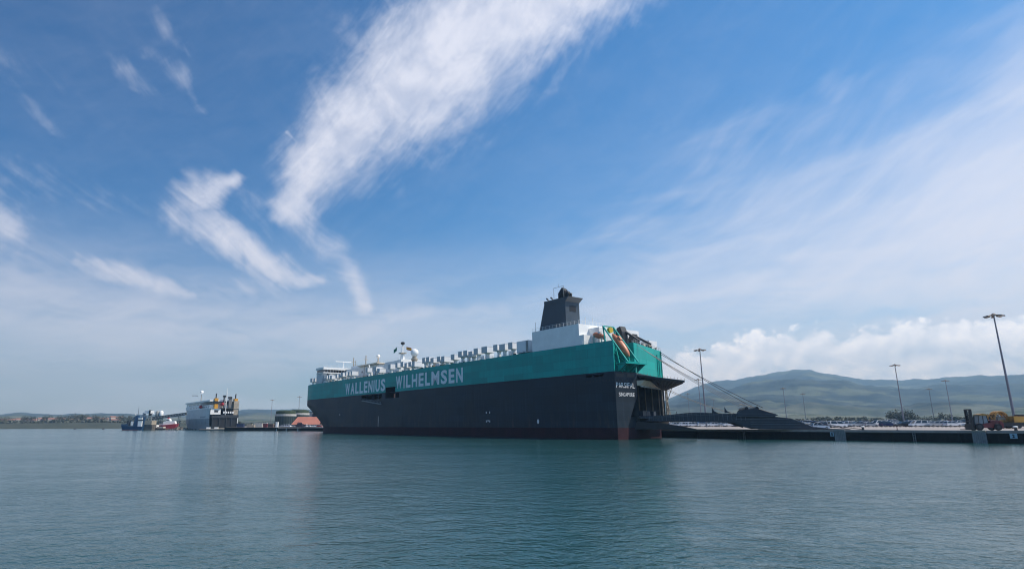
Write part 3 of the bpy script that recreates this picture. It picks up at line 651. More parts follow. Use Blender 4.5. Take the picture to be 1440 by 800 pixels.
# accommodation and deck houses behind the bridge
ah = MB().box(150, 186, -24, -9, 24.4, 31.6).build('accommodation', M_white, ship)
box('upper_house', M_white, ah, 170.5, 184, -22, -10.5, 31.6, 33.0)
for k in range(7): box('window', M_glass, ah, 153+k*4.6, 154.2+k*4.6, -9.0, -8.95, 28.6, 29.5)
for k in range(7): box('window', M_glass, ah, 153+k*4.6, 154.2+k*4.6, -9.0, -8.95, 25.8, 26.7)
box('side_platform', M_beige, ah, 186.01, 187.5, -20, -9, 31.2, 31.6)
ah2 = MB().box(127, 146, -24, -10, 24.4, 31.9).build('deck_house', M_white, ship)
railing('railing', 127, 146, -10.1, 31.9, 1.0, 1.6, M_white, ah2); railing('railing', -24, -10, 127.2, 31.9, 1.0, 1.6, M_white, ah2, 'y')
for k in range(4): box('window', M_glass, ah2, 126.95, 127.0, -13.5-k*2.8, -12.3-k*2.8, 29.6, 30.6)
box('house_awning', M_cream, ship, 149, 170, -20, -7.6, 31.7, 32.2)
for x, y in ((153.5,-7.9),(158,-7.9),(163,-7.9),(149.5,-7.9)): MB().tube([(x,y,24.4),(x,y,31.7)], .15, 6).build('awning_post', M_beige, ship)
dk = MB().tube([(146,-4,25),(152,-5,31)], .22, 6).build('deck_crane', M_white, ship); MB().lathe([(.7,24.4),(.5,27),(.6,27.4)], (147.5,-4.2,0), 10).build('pedestal', M_white, dk)
for k, (u, y, z1, r_) in enumerate([(186.5,-13,38.0,.35),(184,-13,36.3,.2),(172,-13,37.9,.35),(158.5,-13,35.6,.4)]):
    mt = MB().tube([(u,y,31),(u,y,z1)], [r_, r_*.6], 6).build('signal_mast', M_beige if k != 1 else M_panel, ship)
    box('crosstree', M_beige, mt, u-.15, u+.15, y-1.1, y+1.1, z1-2.2, z1-2.0)
MB().lathe([(.1,-.9),(.6,-.7),(.95,0),(.75,.6),(.2,.95)], (158.5,-13,36.1), 12).build('small_radome', M_white, ship, True)
# main mast with radar platform, flags, and the big white radome
mm = MB().tube([(125.5,-8,30.5),(125.5,-8,34.4)], [1.0,.75], 8).build('main_mast', M_white, ship)
for dx, dy in ((.4,.4),(-.4,.4),(.4,-.4),(-.4,-.4)): MB().tube([(125.5+dx,-8+dy,34.4),(125.5+dx*.5,-8+dy*.5,38.0)], .09, 4).build('mast_leg', M_white, mm)
for k in range(4): box('mast_brace', M_white, mm, 125.15, 125.85, -8.35, -7.65, 34.9+k*.8, 34.98+k*.8)
box('mast_platform', M_beige, mm, 124.3, 126.7, -9.3, -6.7, 33.9, 34.35); box('mast_house', M_white, mm, 123.2, 126.9, -10.2, -6.0, 24.4, 31.2)
MB().lathe([(.4,0),(.9,.3),(.9,.9),(.5,1.2)], (125.5,-8,37.9), 10).build('mast_head', M_black, mm)
MB().tube([(125.5,-8,36.5),(124.0,-10.2,36.8)], .05, 4).build('yard', M_white, mm); MB().tube([(125.5,-8,36.5),(128.2,-6,37.0)], .05, 4).build('yard', M_white, mm)
def flag(name, o0, du, w_, h_, mats, split):
    mb = MB(); nx = 8
    for j, (z0, z1) in enumerate(split):
        for i in range(nx):
            P = lambda q, z: (o0[0]+du[0]*q*w_+.25*math.sin(q*7), o0[1]+du[1]*q*w_, o0[2]-z*h_-.75*q*h_*.9)
            mb.add([P(i/nx,z0), P((i+1)/nx,z0), P((i+1)/nx,z1), P(i/nx,z1)], [(0,1,2,3)], j)
    f_ = mb.build(name, mats, ship, fix=False)
    md = f_.modifiers.new('thickness', 'SOLIDIFY'); md.thickness = 0.02; return f_
flag('green_flag', (128.2,-6.6,37.0), (0.8,.6), 1.4, 1.6, [mat('green_cloth', (.01,.16,.11), .8)], [(0,1)])
ff_ = flag('red_yellow_flag', (124.0,-9.0,37.0), (-.82,-.57), 2.6, 1.3, [mat('red_cloth', (.45,.02,.03), .8), mat('yellow_cloth', (.75,.45,.03), .8)], [(0,.27),(.27,.73),(.73,1)])
[setattr(p, 'material_index', {0:0,1:1,2:0}[p.material_index]) for p in ff_.data.polygons]
rd = MB().lathe([(.45,-1.7),(1.1,-1.4),(1.57,-.7),(1.7,0),(1.53,.8),(1.05,1.35),(.45,1.63),(.05,1.7)], (115.2,-8,33.4), 20).build('radome', M_white, ship, True)
MB().lathe([(1.15,24.4),(1.15,30.0),(1.4,30.3),(1.4,31.0),(.9,31.1),(.9,31.72)], (115.2,-8,0), 14).build('radome_pedestal', M_beige, ship)
# lifeboat launching davit in the port stern recess
dv = D.objects.new('lifeboat_davit', None); COL.objects.link(dv); dv.parent = ship
for y in (-2.4, -6.6):
    MB().tube([(5.2,y,29.6),(-2.6,y,19.2)], .24, 4).build('launch_rail', M_teal, dv)
    MB().tube([(4.6,y,25.0),(5.2,y,29.6)], .2, 4).build('davit_post', M_teal, dv)
    MB().tube([(-2.6,y,19.2),(-.2,y,17.2)], .18, 4).build('rail_strut', M_teal, dv)
    MB().tube([(1.4,y,24.4),(0.2,y,19.0)], .18, 4).build('rail_strut', M_teal, dv)
    MB().tube([(5.3,y,22.5),(-1.4,y,17.3)], .16, 4).build('lower_rail', M_teal, dv)
for x, z in ((5.2,29.6),(-2.4,19.4),(1.6,22.6)): MB().tube([(x,-2.4,z),(x,-6.6,z)], .2, 4).build('cross_beam', M_teal, dv)
MB().lathe([(.5,-.4),(.8,-.4),(.8,.4),(.5,.4)], (4.7,-4.6,28.6), 12, axis='x').build('sheave', M_yellow, dv)
pl = MB().hexa([(-2.9,-1.2,18.9),(1,-1.2,18.9),(1,-9.4,18.9),(-2.9,-9.4,18.9)], [(-2.9,-1.2,19.2),(1,-1.2,19.2),(1,-9.4,19.2),(-2.9,-9.4,19.2)]).build('davit_platform', M_teal, dv)
for y in (-1.6, -5.2, -8.9): MB().prism([(0.0,17.05),(-2.7,18.88),(0.0,18.88)], y-.12, y+.12).build('knee_bracket', M_teal, dv)
railing('platform_railing', -1.2, -9.3, -2.85, 19.2, 1.0, 1.3, M_teal, dv, 'y')
for k in range(4): MB().tube([(5.45,-.8-k*1.9,17.3),(5.45,-.8-k*1.9,24.8)], .12, 4).build('wall_stiffener', M_teal, dv)
MB().tube([(-.6,-3.2,19.0),(-.2,-2.8,16.8)], .07, 4).build('ladder_rail', M_teal, dv)
# deck gear on the stern
def gear(name, parts, m=M_dark):
    mb = MB()
    for p in parts: getattr(mb, p[0])(*p[1:])
    return mb.build(name, m, ship)
gear('cable_sheave', [('prism', [(6,25),(10.5,25),(9.4,28.2),(8.2,30.2),(7.0,30.6),(6.4,29)], -13.6, -11.4)], M_black)
gear('cable_sheave', [('prism', [(9.0,25),(14,25),(12.8,27.2),(11.4,29.4),(10.2,29.6)], -22.5, -20.6)], M_black)
gear('cable_arm', [('tube', [(8.2,-12.5,30.4),(3.0,-14.5,26.2)], .35, 6), ('tube', [(10.8,-21.5,29.3),(7.0,-24.5,26.4)], .35, 6)], M_dark)
for a, bb in (((14,-17,24.4),(17,-19.5,27.4)),): box('winch_house', M_vent, ship, a[0], bb[0], bb[1], a[1], a[2], bb[2])
box('stern_tank', M_vent, ship, 9.3, 12.5, -30.2, -26.6, 24.4, 28.0)
for y in (-22.5,-25): MB().lathe([(.7,-.6),(.7,.6)], (8.3,y,25.9), 12, axis='y').build('winch_drum', M_beige, ship)
for k in range(6):
    f = .05+k*.17; MB().lathe([(.25,24.4),(.25,25.7),(.4,25.9)], (8.7*f+1, -8.35-22.65*f, 0), 8).build('deck_post', M_panel, ship)
mb = MB()
for k in range(15):
    f = k/14; mb.tube([(8.7*f+.1,-8.35-22.5*f,25),(8.7*f+.1,-8.35-22.5*f,26)], .03, 4)
mb.tube([(.1,-8.35,26),(8.8,-30.85,26)], .03, 4); mb.tube([(.1,-8.35,25.5),(8.8,-30.85,25.5)], .03, 4); mb.build('stern_railing', M_panel, ship)
for f, zz in ((.80,(17.2,23.5)),(.87,(17.2,22)),(.965,(17.0,24.9))):
    x, y = 8.7*f, -8.35-22.65*f; MB().tube([(x-.15,y-.06,zz[0]),(x-.15,y-.06,zz[1])], .14, 4).build('side_pipe', M_teal, ship)
for k in range(6): box('port_stiffener', M_teal, ship, 12+k*20.5, 12.1+k*20.5, 0.0, .02, 17.05, 24.95) if False else None
# raised stern door: slab that reaches out over the ramp, ribbed underneath
def W2L(p):   # world to ship frame
    d = Vector(p)-SHIP; return Vector((d.dot(UU), -d.dot(VV), d.z))
A = W2L(at(892.5, 528.5, 161.6)); A2 = W2L(at(963, 537.2, 155.5)); B2 = W2L(at(937, 547.0, 176)); B = W2L(at(926.5, 546, 178))
dr = MB().hexa([A, A2, B2, B], [p+Vector((0,0,.45)) for p in (A, A2, B2, B)]).build('stern_door', M_dark, ship)
for k in range(12):
    f = (k+.5)/12; a = A.lerp(A2, f)-Vector((0,0,.3)); bb = B.lerp(B2, f)-Vector((0,0,.3))
    MB().tube([a+Vector((0,0,.0)), bb], .16, 4).build('door_rib', M_dark, dr)
mb = MB()
for k in range(16):
    f = k/15; p = A.lerp(A2, f)+Vector((0,0,.45)); mb.tube([p, p+Vector((0,0,.55))], .04, 4)
mb.build('door_cleats', M_panel, dr)
# lit lintel below the door and the room behind the opening
def qc(f, inn, z):  # along the quarter plane: f 0..1 from transom, inn inboard
    nx, ny = -.933, -.359   # outward normal
    return Vector((8.7*f-nx*inn, -8.35-22.65*f-ny*inn, z))
lin = MB().hexa([qc(.01,-.9,13.7), qc(.97,-.9,13.7), qc(.97,.6,13.7), qc(.01,.6,13.7)], [qc(.01,-2.0,15.0), qc(.97,-2.0,15.0), qc(.97,.6,15.0), qc(.01,.6,15.0)]).build('door_lintel', M_cream, ship)
for k in range(9): 
    f = .05+k*.105; MB().hexa([qc(f,-1.0,13.35), qc(f+.05,-1.0,13.35), qc(f+.05,-.6,13.35), qc(f,-.6,13.35)], [qc(f,-1.0,13.69), qc(f+.05,-1.0,13.69), qc(f+.05,-.6,13.69), qc(f,-.6,13.69)]).build('lintel_lug', M_letterw, ship)
mb = MB(); P = [qc(.005,0,5.6), qc(.995,0,5.6), qc(.995,13,5.6), qc(.3,13,5.6)]; T = [Vector((p.x,p.y,15.49)) for p in P]
mb.add(P+T, [(0,1,2,3),(7,6,5,4),(1,5,6,2),(2,6,7,3),(3,7,4,0)]); mb.build('ramp_room', M_room, ship, fix=False)
for k in range(9): MB().tube([qc(.30+k*.08,12.4,5.7), qc(.30+k*.08,12.4,15.3)], .14, 4).build('room_frame', M_rail, ship)
for k in range(6): MB().tube([qc(.98,1.5+k*2,5.7), qc(.98,1.5+k*2,15.3)], .16, 4).build('room_frame', M_beige, ship)
for k in range(7): MB().tube([qc(.06+k*.14,.4,15.2), qc(.3+k*.11,12.4,15.2)], .16, 4).build('ceiling_beam', M_rail, ship)
MB().hexa([qc(.4,6,5.7), qc(.7,6,5.7), qc(.7,7,5.7), qc(.4,7,5.7)], [qc(.4,6,8.2), qc(.7,6,8.2), qc(.7,7,8.2), qc(.4,7,8.2)]).build('inner_bulkhead', M_ramp, ship)
for k in range(5): MB().tube([qc(.2+k*.17,10,5.6), qc(.2+k*.17,10,15.4)], .25, 6).build('pillar', M_dark, ship)
for f, i_ in ((.93,-.9),(.985,-.9),(.93,.2)): MB().tube([qc(f,i_,5.7), qc(f,i_,14.3)], .22, 6).build('door_jamb', M_beige, ship)
MB().tube([qc(.99,-2.6,14.6), qc(.99,-.9,10.5), qc(.97,-1.6,6.0)], .12, 6).build('door_strut', M_beige, ship)
for k in range(5): MB().tube([qc(.93,-.9,6.4+k*1.7), qc(.985,-.9,7.2+k*1.7)], .12, 4).build('jamb_brace', M_beige, ship)
for f, m2 in ((.12,M_dark),(.2,M_ramp),(.3,M_dark),(.5,M_ramp)):
    MB().hexa([qc(f,-.2,5.9), qc(f+.08,-.2,5.9), qc(f+.08,1.2,5.9), qc(f,1.2,5.9)], [qc(f,-.2,7.2), qc(f+.08,-.2,7.2), qc(f+.08,1.2,7.2), qc(f,1.2,7.2)]).build('ramp_winch', m2, ship)
# sponson that carries the ramp foot
MB().hexa([qc(.15,.5,3.4), qc(.6,.3,3.0), qc(1,.3,3.0), qc(1,.6,3.0)], [qc(.03,.2,5.2), qc(.12,-1.6,5.2), qc(1,-1.6,5.2), qc(1,.5,5.2)]).build('ramp_sponson', M_black, ship)
# the quarter ramp
RA = Vector((45.6, 163.6, 0)); rd_ = Vector((.954, -.299, 0)); rn = Vector((.299, .954, 0))
def rp(s, n_, z): return W2L(RA+rd_*s+rn*n_+Vector((0,0,z)))
ramp = D.objects.new('stern_ramp', None); COL.objects.link(ramp); ramp.parent = ship
def girder(name, prof_, n0, n1, m=M_ramp):
    mb = MB(); nn_ = len(prof_); 
    vs = [rp(s, n0, z) for s, z in prof_]+[rp(s, n1, z) for s, z in prof_]
    mb.add(vs, [tuple(range(nn_)), tuple(range(nn_, 2*nn_))[::-1]]+[(i, (i+1)%nn_, (i+1)%nn_+nn_, i+nn_) for i in range(nn_)])
    return mb.build(name, m, ramp)
inner = [(-1,4.6),(8,4.5),(16,4.4),(23.5,4.15),(27.5,2.75),(27.5,6.0),(23,6.35),(16,6.7),(13,6.6),(7,6.0),(-1,5.7)]
outer = [(24,4.0),(29.5,2.5),(44.5,2.47),(45,2.6),(42,2.9),(37,5.1),(33,5.6),(30,6.0),(24,6.4)]
for n0 in (0, 12.2):
    girder('inner_girder', inner, n0, n0+.5); girder('outer_girder', outer, n0+.55 if n0 else -.06, (n0+1.05) if n0 else -.02+.5)
def plate(name, pts, n0, n1, th=.3, m=M_ramp):
    for (s0, z0), (s1, z1) in zip(pts, pts[1:]):
        a = [rp(s0,n0,z0), rp(s1,n0,z1), rp(s1,n1,z1), rp(s0,n1,z0)]; MB().hexa(a, [p+Vector((0,0,th)) for p in a]).build(name, m, ramp)
plate('ramp_deck', [(-3,5.2),(8,4.9),(23.5,4.6)], .5, 12.2); plate('ramp_deck', [(23.6,4.55),(44.4,2.5)], .5, 12.2)
for k in range(26):
    s = .5+k*1.05; z1 = interp(s, [(-1,5.7),(7,6.0),(13,6.6),(16,6.7),(23,6.35),(27.5,6.0)]); MB().tube([rp(s,-.07,4.7), rp(s,-.07,z1-.1)], .07, 4).build('girder_web', M_rail, ramp)
for hz in (0.2, .55): 
    MB().tube([rp(0,-.12,5.6-hz*.6), rp(8,-.12,6.0-hz), rp(16,-.12,6.6-hz), rp(23,-.12,6.3-hz)], .07, 4).build('girder_rail', M_rail, ramp)
for z_ in (3.1, 3.7, 4.3, 4.9): MB().tube([rp(27.8,-.12,z_), rp(36.5 if z_ > 4.5 else 39,-.12,z_-.02)], .06, 4).build('girder_rail', M_rail, ramp)
girder('ramp_shade_wedge', [(-1,4.55),(6,4.1),(12,3.2),(15,2.55),(15,2.46),(-1,2.46)], -.6, 11.5, M_black)  # black wedge added in place of the shadow under the ramp
for s0, s1, z0, z1 in ((24.6,33,5.75,5.65),(25,32.4,6.3,6.2),(24.4,30,4.9,5.0),(30,38,5.35,4.7)): MB().tube([rp(s0,-.86 if z0 > 5.5 else -.12,z0), rp(s1,-.86 if z0 > 5.5 else -.12,z1)], .06, 4).build('girder_rail', M_rail, ramp)
# folded cable beam on the hinge, sheave brackets
girder('cable_beam', [(24.6,5.6),(33.2,5.5),(34.2,5.9),(33.2,6.3),(31.2,6.9),(29.6,7.5),(26.6,7.3),(25.6,6.9),(24.6,6.3)], -.8, .0-.07, M_ramp)
girder('cable_beam', [(25.2,5.0),(33.2,5.2),(31.2,6.9),(29.6,7.5),(26.6,7.3)], 11.8, 12.15, M_ramp)
MB().tube([rp(27.2,-.4,7.6), rp(27.2,12.2,7.6)], .42, 10).build('cable_drum', M_black, ramp); MB().tube([rp(29.6,-.4,7.6), rp(29.6,12.2,7.6)], .42, 10).build('cable_drum', M_black, ramp)
for s in (19.0, 22.0): girder('sheave_bracket', [(s,6.5),(s+1.5,6.5),(s+.6,7.0),(s+.1,8.0)], -.3, -.07)
for s in (-.5, 3, 5.5, 8, 10.5): MB().tube([rp(s,0.2,5.6), rp(s,.2,7.0)], .06, 4).build('ramp_post', M_ramp, ramp)
MB().tube([rp(-.5,0.2,6.9), rp(10.5,.2,7.35)], .04, 4).build('ramp_handrail', M_rail, ramp)
for k in range(7):
    n0 = -.6+k*1.9; a = [rp(44.6,n0,2.5), rp(44.6,n0+1.8,2.5), rp(49.2,n0+1.9,2.46), rp(49.2,n0-.1,2.46)]
    MB().hexa(a, [p+Vector((0,0,.10)) for p in a]).build('ramp_flap', M_ramp, ramp)
# hoisting wires and hawsers
def wire(name, a, b_, sag, r_, m, n_=14):
    a, b_ = W2L(a), W2L(b_); pts = []
    for k in range(n_+1):
        f = k/n_; p = a.lerp(b_, f); p.z -= sag*4*f*(1-f); pts.append(p)
    return MB().tube(pts, r_, 5).build(name, m, ship)
tip1 = SHIP+UU*8.8-VV*(-30.6)
ht = RA+rd_*30+rn*12
for dz in (0, .9): wire('hoisting_wire', at(926, 493.5+dz*3, 180), at(1062+dz*12, 574.0-dz, 165), .5, .075, M_cable)
for k in range(4): wire('hoisting_wire', at(890+k*2.6, 480.5+k*1.9, 163), at(1047+k*5, 574.5-k*.5, 158), 1.0, .05, M_cableg)
for dz in (0, 2.2): wire('hawser', at(926, 541+dz, 178), at(1152+dz*4, 597+dz, 152.5), 2.6, .06, M_rope, 20)
for k, (a, bb) in enumerate((((1118,588.5,155),(1212,603.3,141.0)), ((1126,590,156),(1196,603.4,143.2)))): wire('hawser', at(*a), at(*bb), .15, .07, M_cable)
wire('hawser', at(1040, 568, 160), at(1092, 583, 155), -.2, .10, M_rope)

# free-fall lifeboat in the davit
lb = thing('lifeboat', ship.matrix_world @ Vector((0,0,0)), 0, 'orange enclosed lifeboat slanting down on the teal stern davit', 'lifeboat')
def on_ship(o, x, y, z, pitch=0.0):
    p = q_(x, -y, z); o.rotation_mode = 'XYZ'
    o.matrix_world = Matrix.Translation(p) @ Matrix.Rotation(SROT, 4, 'Z') @ Matrix.Rotation(pitch, 4, 'Y')
prof_b = [(-4.5,.05),(-4.1,.5),(-3.2,.92),(-1.8,1.2),(0,1.28),(1.6,1.15),(2.9,.85),(3.9,.5),(4.4,.1)]
mb = MB(); 
for i_, (x, r_) in enumerate(prof_b): pass
hb = MB().lathe([(r_, x) for x, r_ in prof_b], n=18, axis='x').build('boat_hull', M_orange, lb, True)
box('cabin', M_orange, lb, .9, 2.2, -.45, .45, .9, 1.5); box('window', M_glass, lb, .86, .9, -.35, .35, 1.15, 1.4)
for s in (-1, 1): box('rubbing_strake', M_redp, lb, -3, 3, s*1.33-.06, s*1.33+.06, -.1, .1)
on_ship(lb, 1.3, -4.5, 24.2, -R(52)); lb.scale = (.95, .84, .84)
rb = thing('rescue_boat', (0,0,0), 0, 'small orange rescue boat on the deck edge beside the lifeboat davit', 'boat')
MB().lathe([(.1,-2.4),(.6,-1.8),(.8,0),(.7,1.6),(.3,2.2)], n=12, axis='x').build('boat_hull', M_orange, rb, True); box('console', M_white, rb, -.3, .5, -.3, .3, .5, 1.2)
on_ship(rb, 7.2, -3.0, 27.2, -R(18))
bc = gear('boat_cradle', [('tube', [(5.6,-2.2,24.4),(5.9,-2.2,26.4)], .12, 6), ('tube', [(8.6,-2.2,24.4),(8.4,-2.2,27.3)], .12, 6), ('tube', [(8.4,-2.2,27.3),(8.4,-3.8,27.0)], .12, 6)], M_teal)

# ------------------------------------------------------------------ high lighting masts
def light_mast(loc, label, rz=0):
    o = thing('light_mast', loc, rz, label, 'light mast', 'tall lighting masts around the harbour')
    MB().tube([(0,0,0),(0,0,30)], [.34,.15], 10).build('pole', M_pole, o)
    MB().lathe([(.25,29.3),(.6,29.5),(.6,29.75),(.2,30.1)], n=12).build('head_hub', M_lamp, o)
    MB().lathe([(1.15,29.50),(1.25,29.56),(1.15,29.62)], n=12).build('head_ring', M_lamp, o)
    fl = None
    for k in range(8):
        a = k*PI/4
        if fl is None: fl = MB().hexa([(1.1,-.3,29.25),(2.3,-.36,29.12),(2.3,.36,29.12),(1.1,.3,29.25)], [(1.1,-.2,29.6),(2.2,-.25,29.42),(2.2,.25,29.42),(1.1,.2,29.6)]).build('floodlight', M_lamp, o); f_ = fl
        else: f_ = fl.copy(); COL.objects.link(f_); f_.parent = o
        f_.rotation_euler = (0, 0, a)
    return o
masts = [((142.2,159.5),'nearest and tallest light mast at the right edge of the quay'),((212.6,298.5),'light mast rising behind the row of parked cars left of the red forklift'),((384.3,504.7),'smaller far light mast left of a pair beside the forklift'),
 ((321.6,406.7),'light mast just left of the red forklift mast'),((92.2,234.4),'tall light mast behind the ramp wires next to the stern'),((151.6,392.6),'light mast close behind the tall one by the ship stern'),((210.7,573.8),'short far light mast nearest to the open stern door'),
 ((289.8,710.4),'faintest light mast seen between the stern wires'),((257.2,491.3),'light mast in front of the mountain right of the ramp cable beam'),((323.2,582.9),'far light mast right of the ramp before the mountain foot'),
 ((-213.2,689.4),'left light mast behind the dark tank left of the bow'),((-161.1,607.7),'light mast nearest to the bow of the car carrier')]
m0 = None
for (x, y), lab in masts:
    zb = 2.4 if x < 0 else 3.05
    if m0 is None: m0 = light_mast((x, y, zb-.65), lab); m0.rotation_euler.z = .2
    else: dup(m0, (x, y, zb-.65), x*.1, lab)

# ------------------------------------------------------------------ parked cars
CARP = {k: mat('car_paint_'+k, c_, .25, var=.03, spec=.6) for k, c_ in dict(white=(.80,.80,.82), silver=(.45,.46,.48), black=(.015,.015,.02), grey=(.12,.125,.14), blue=(.015,.06,.28), navy=(.02,.03,.09), red=(.35,.02,.02)).items()}
M_lightw = mat('lamp_lens', (.75,.75,.75), .2); M_lightr = mat('tail_lens', (.35,.01,.01), .3)
CSH = dict(
 hatchback=dict(L=4.0, W=1.75, body=[(-2.0,.35),(-2.0,.85),(-1.9,1.0),(-1.2,1.02),(.75,1.0),(1.75,.82),(2.0,.62),(2.0,.3)], roof=[(-1.85,1.0),(-1.55,1.42),(-.9,1.5),(.1,1.47),(.95,1.0)]),
 suv=dict(L=4.5, W=1.85, body=[(-2.25,.4),(-2.25,.95),(-2.15,1.1),(-1.2,1.12),(1.0,1.1),(2.1,.95),(2.25,.7),(2.25,.38)], roof=[(-2.1,1.1),(-1.85,1.6),(-1.2,1.7),(.3,1.68),(1.15,1.1)]),
 van=dict(L=4.9, W=1.9, body=[(-2.45,.4),(-2.45,1.0),(-2.42,1.15),(-1.2,1.15),(1.5,1.12),(2.3,.95),(2.45,.7),(2.45,.38)], roof=[(-2.42,1.15),(-2.35,1.85),(-1.9,1.95),(.9,1.9),(1.75,1.12)]),
 pickup=dict(L=5.2, W=1.85, body=[(-2.6,.5),(-2.6,1.05),(-2.55,1.15),(-1.0,1.16),(1.2,1.12),(2.4,1.0),(2.6,.75),(2.6,.45)], roof=[(-.95,1.15),(-.8,1.7),(-.4,1.78),(.6,1.75),(1.35,1.12)]))
def prism_taper(poly, w0, w1, zlo, zhi):
    n_ = len(poly); f = lambda z: (w0+(w1-w0)*max(0, min(1, (z-zlo)/(zhi-zlo))))/2
    vs = [(x, f(z), z) for x, z in poly]+[(x, -f(z), z) for x, z in poly]
    return vs, [tuple(range(n_))[::-1], tuple(range(n_, 2*n_))]+[(i, (i+1)%n_, (i+1)%n_+n_, i+n_) for i in range(n_)]
protos = {}
def make_car(kind, colr):
    c_ = CSH[kind]; o = D.objects.new('parked_car', None); COL.objects.link(o); tag(o, 'x', 'car')
    W_ = c_['W']; P_ = c_['roof']; zt = max(z for x, z in P_); zb = P_[0][1]
    mb = MB(); mb.add(*prism_taper(c_['body'], W_*.97, W_*.94, .3, 1.1)); mb.build('body', CARP[colr], o)
    mb = MB(); mb.add(*prism_taper(P_+[(P_[-1][0], zb-.01), (P_[0][0], zb-.01)], W_*.92, W_*.74, zb, zt)); mb.build('cabin_glass', M_glass, o)
    rf = [(x, z) for x, z in P_ if z > zb+.3]; x0, x1 = rf[0][0], rf[-1][0]
    mb = MB(); mb.hexa([(x0-.02,-W_*.38,zt-.12),(x1+.02,-W_*.38,zt-.12),(x1+.02,W_*.38,zt-.12),(x0-.02,W_*.38,zt-.12)], [(x0+.08,-W_*.34,zt+.02),(x1-.08,-W_*.34,zt+.02),(x1-.08,W_*.34,zt+.02),(x0+.08,W_*.34,zt+.02)]); 
    for s in (-1, 1):
        for (xa, za), (xb, zb_) in ((P_[0], rf[0]), (P_[-1], rf[-1]), ((P_[0][0]*.35+P_[-1][0]*.65-.5, zb), (x0*.4+x1*.6-.3, zt-.1))):
            mb.tube([(xa, s*W_*.46, za), (xb, s*W_*.385, min(zb_, zt-.06))], .055 if kind != 'van' else .09, 4)
    mb.build('roof', CARP[colr], o)
    wh = None
    for x in (-c_['L']*.3, c_['L']*.31):
        for s in (-1, 1):
            if wh is None: wh = MB().lathe([(.2,-.1),(.33,-.1),(.33,.1),(.2,.1)], n=12, axis='y').build('wheel', M_tyre, o); MB().lathe([(.2,-.105),(.2,.105)], n=8, axis='y').build('rim', M_rim, wh); q = wh
            else: q = wh.copy(); COL.objects.link(q); q.parent = o; r2 = wh.children[0].copy(); COL.objects.link(r2); r2.parent = q
            q.location = (x, s*(W_/2-.1), .33)
    L2 = c_['L']/2
    for s in (-1, 1):
        box('headlight', M_lightw, o, L2-.12, L2+.01, s*W_*.36-.18, s*W_*.36+.18, .66, .80); box('tail_light', M_lightr, o, -L2-.01, -L2+.1, s*W_*.39-.12, s*W_*.39+.12, .75, .98)
    box('bumper', M_tyre, o, -L2+.05, L2-.05, -W_*.44, W_*.44, .26, .36)
    return o
used = set(); ordn = ['first','second','third','fourth','fifth','sixth','seventh','eighth','ninth','tenth','eleventh','twelfth','thirteenth','fourteenth','fifteenth','sixteenth','seventeenth','eighteenth','nineteenth','twentieth']
ordn += [a_+'-'+b_ for a_ in ('twenty','thirty','forty') for b_ in ordn[:9]]
def put_car(kind, colr, loc, rz, label, group=None):
    key = (kind, colr)
    if key not in protos: protos[key] = make_car(kind, colr)
    if key not in used: used.add(key); o = protos[key]; o.location = loc; o.rotation_euler = (0, 0, rz); o['label'] = label
    else: o = dup(protos[key], loc, rz, label)
    if group: o['group'] = group
    return o
rc = random.Random(11)
rows = [('front', 101.0, -43, 122, 4.0, 0), ('second', 108.5, -42, 120, 4.2, 1), ('third', 116.5, -40, 118, 4.4, 2), ('fourth', 125.0, -34, 112, 4.8, 2)]
for rname, v0, ua, ub, st, ri in rows:
    cars = []; u = ua
    while u < ub:
        kind = rc.choices(['suv','hatchback','van','pickup'], [5,3,2 if ri else 1,1.2])[0]
        colr = rc.choices(['white','silver','grey','black','blue','navy','red'], [8,2,1.6,1.3,1.5,1,.25] if u < 35 else [12,2,1,.6,.4,.4,0])[0]
        cars.append((u, kind, colr)); u += st+rc.uniform(-.3, .7)
    cars.sort(key=lambda c_: -c_[0]); cnt = {}
    for u, kind, colr in cars:
        n_ = cnt.get((kind, colr), 0); cnt[(kind, colr)] = n_+1
        lab = '%s %s %s from the left in the %s row of parked cars' % (ordn[n_], colr, kind, rname)
        vv = v0+rc.uniform(-.5, .5)
        put_car(kind, colr, q_(u, vv, yard(vv)), SROT+(.95 if ri != 1 else 1.15)+rc.choice((0, 0, PI))+rc.uniform(-.06, .06), lab, 'cars parked in rows on the quay yard')
# cars near the ramp tip
for px, py, Yd, kind, colr, rz, lab in [(1138,600.6,166,'hatchback','white',.2,'white hatchback half hidden behind the ramp tip'),(1153,602.4,153,'hatchback','white',-.1,'white hatchback standing just beyond the end of the ramp'),(1150,600,176,'suv','white',.3,'white suv behind the hatchback at the ramp end'),
     (1178,599.8,185,'van','white',.0,'white van right of the ramp end'),(1163,599.6,196,'suv','navy',.1,'dark blue suv between the white cars by the ramp end')]:
    p = at(px, py, Yd); ld = p-SHIP; vq = ld.dot(VV); put_car(kind, colr, (p.x, p.y, yard(vq)), rz, lab, 'cars standing near the ramp')

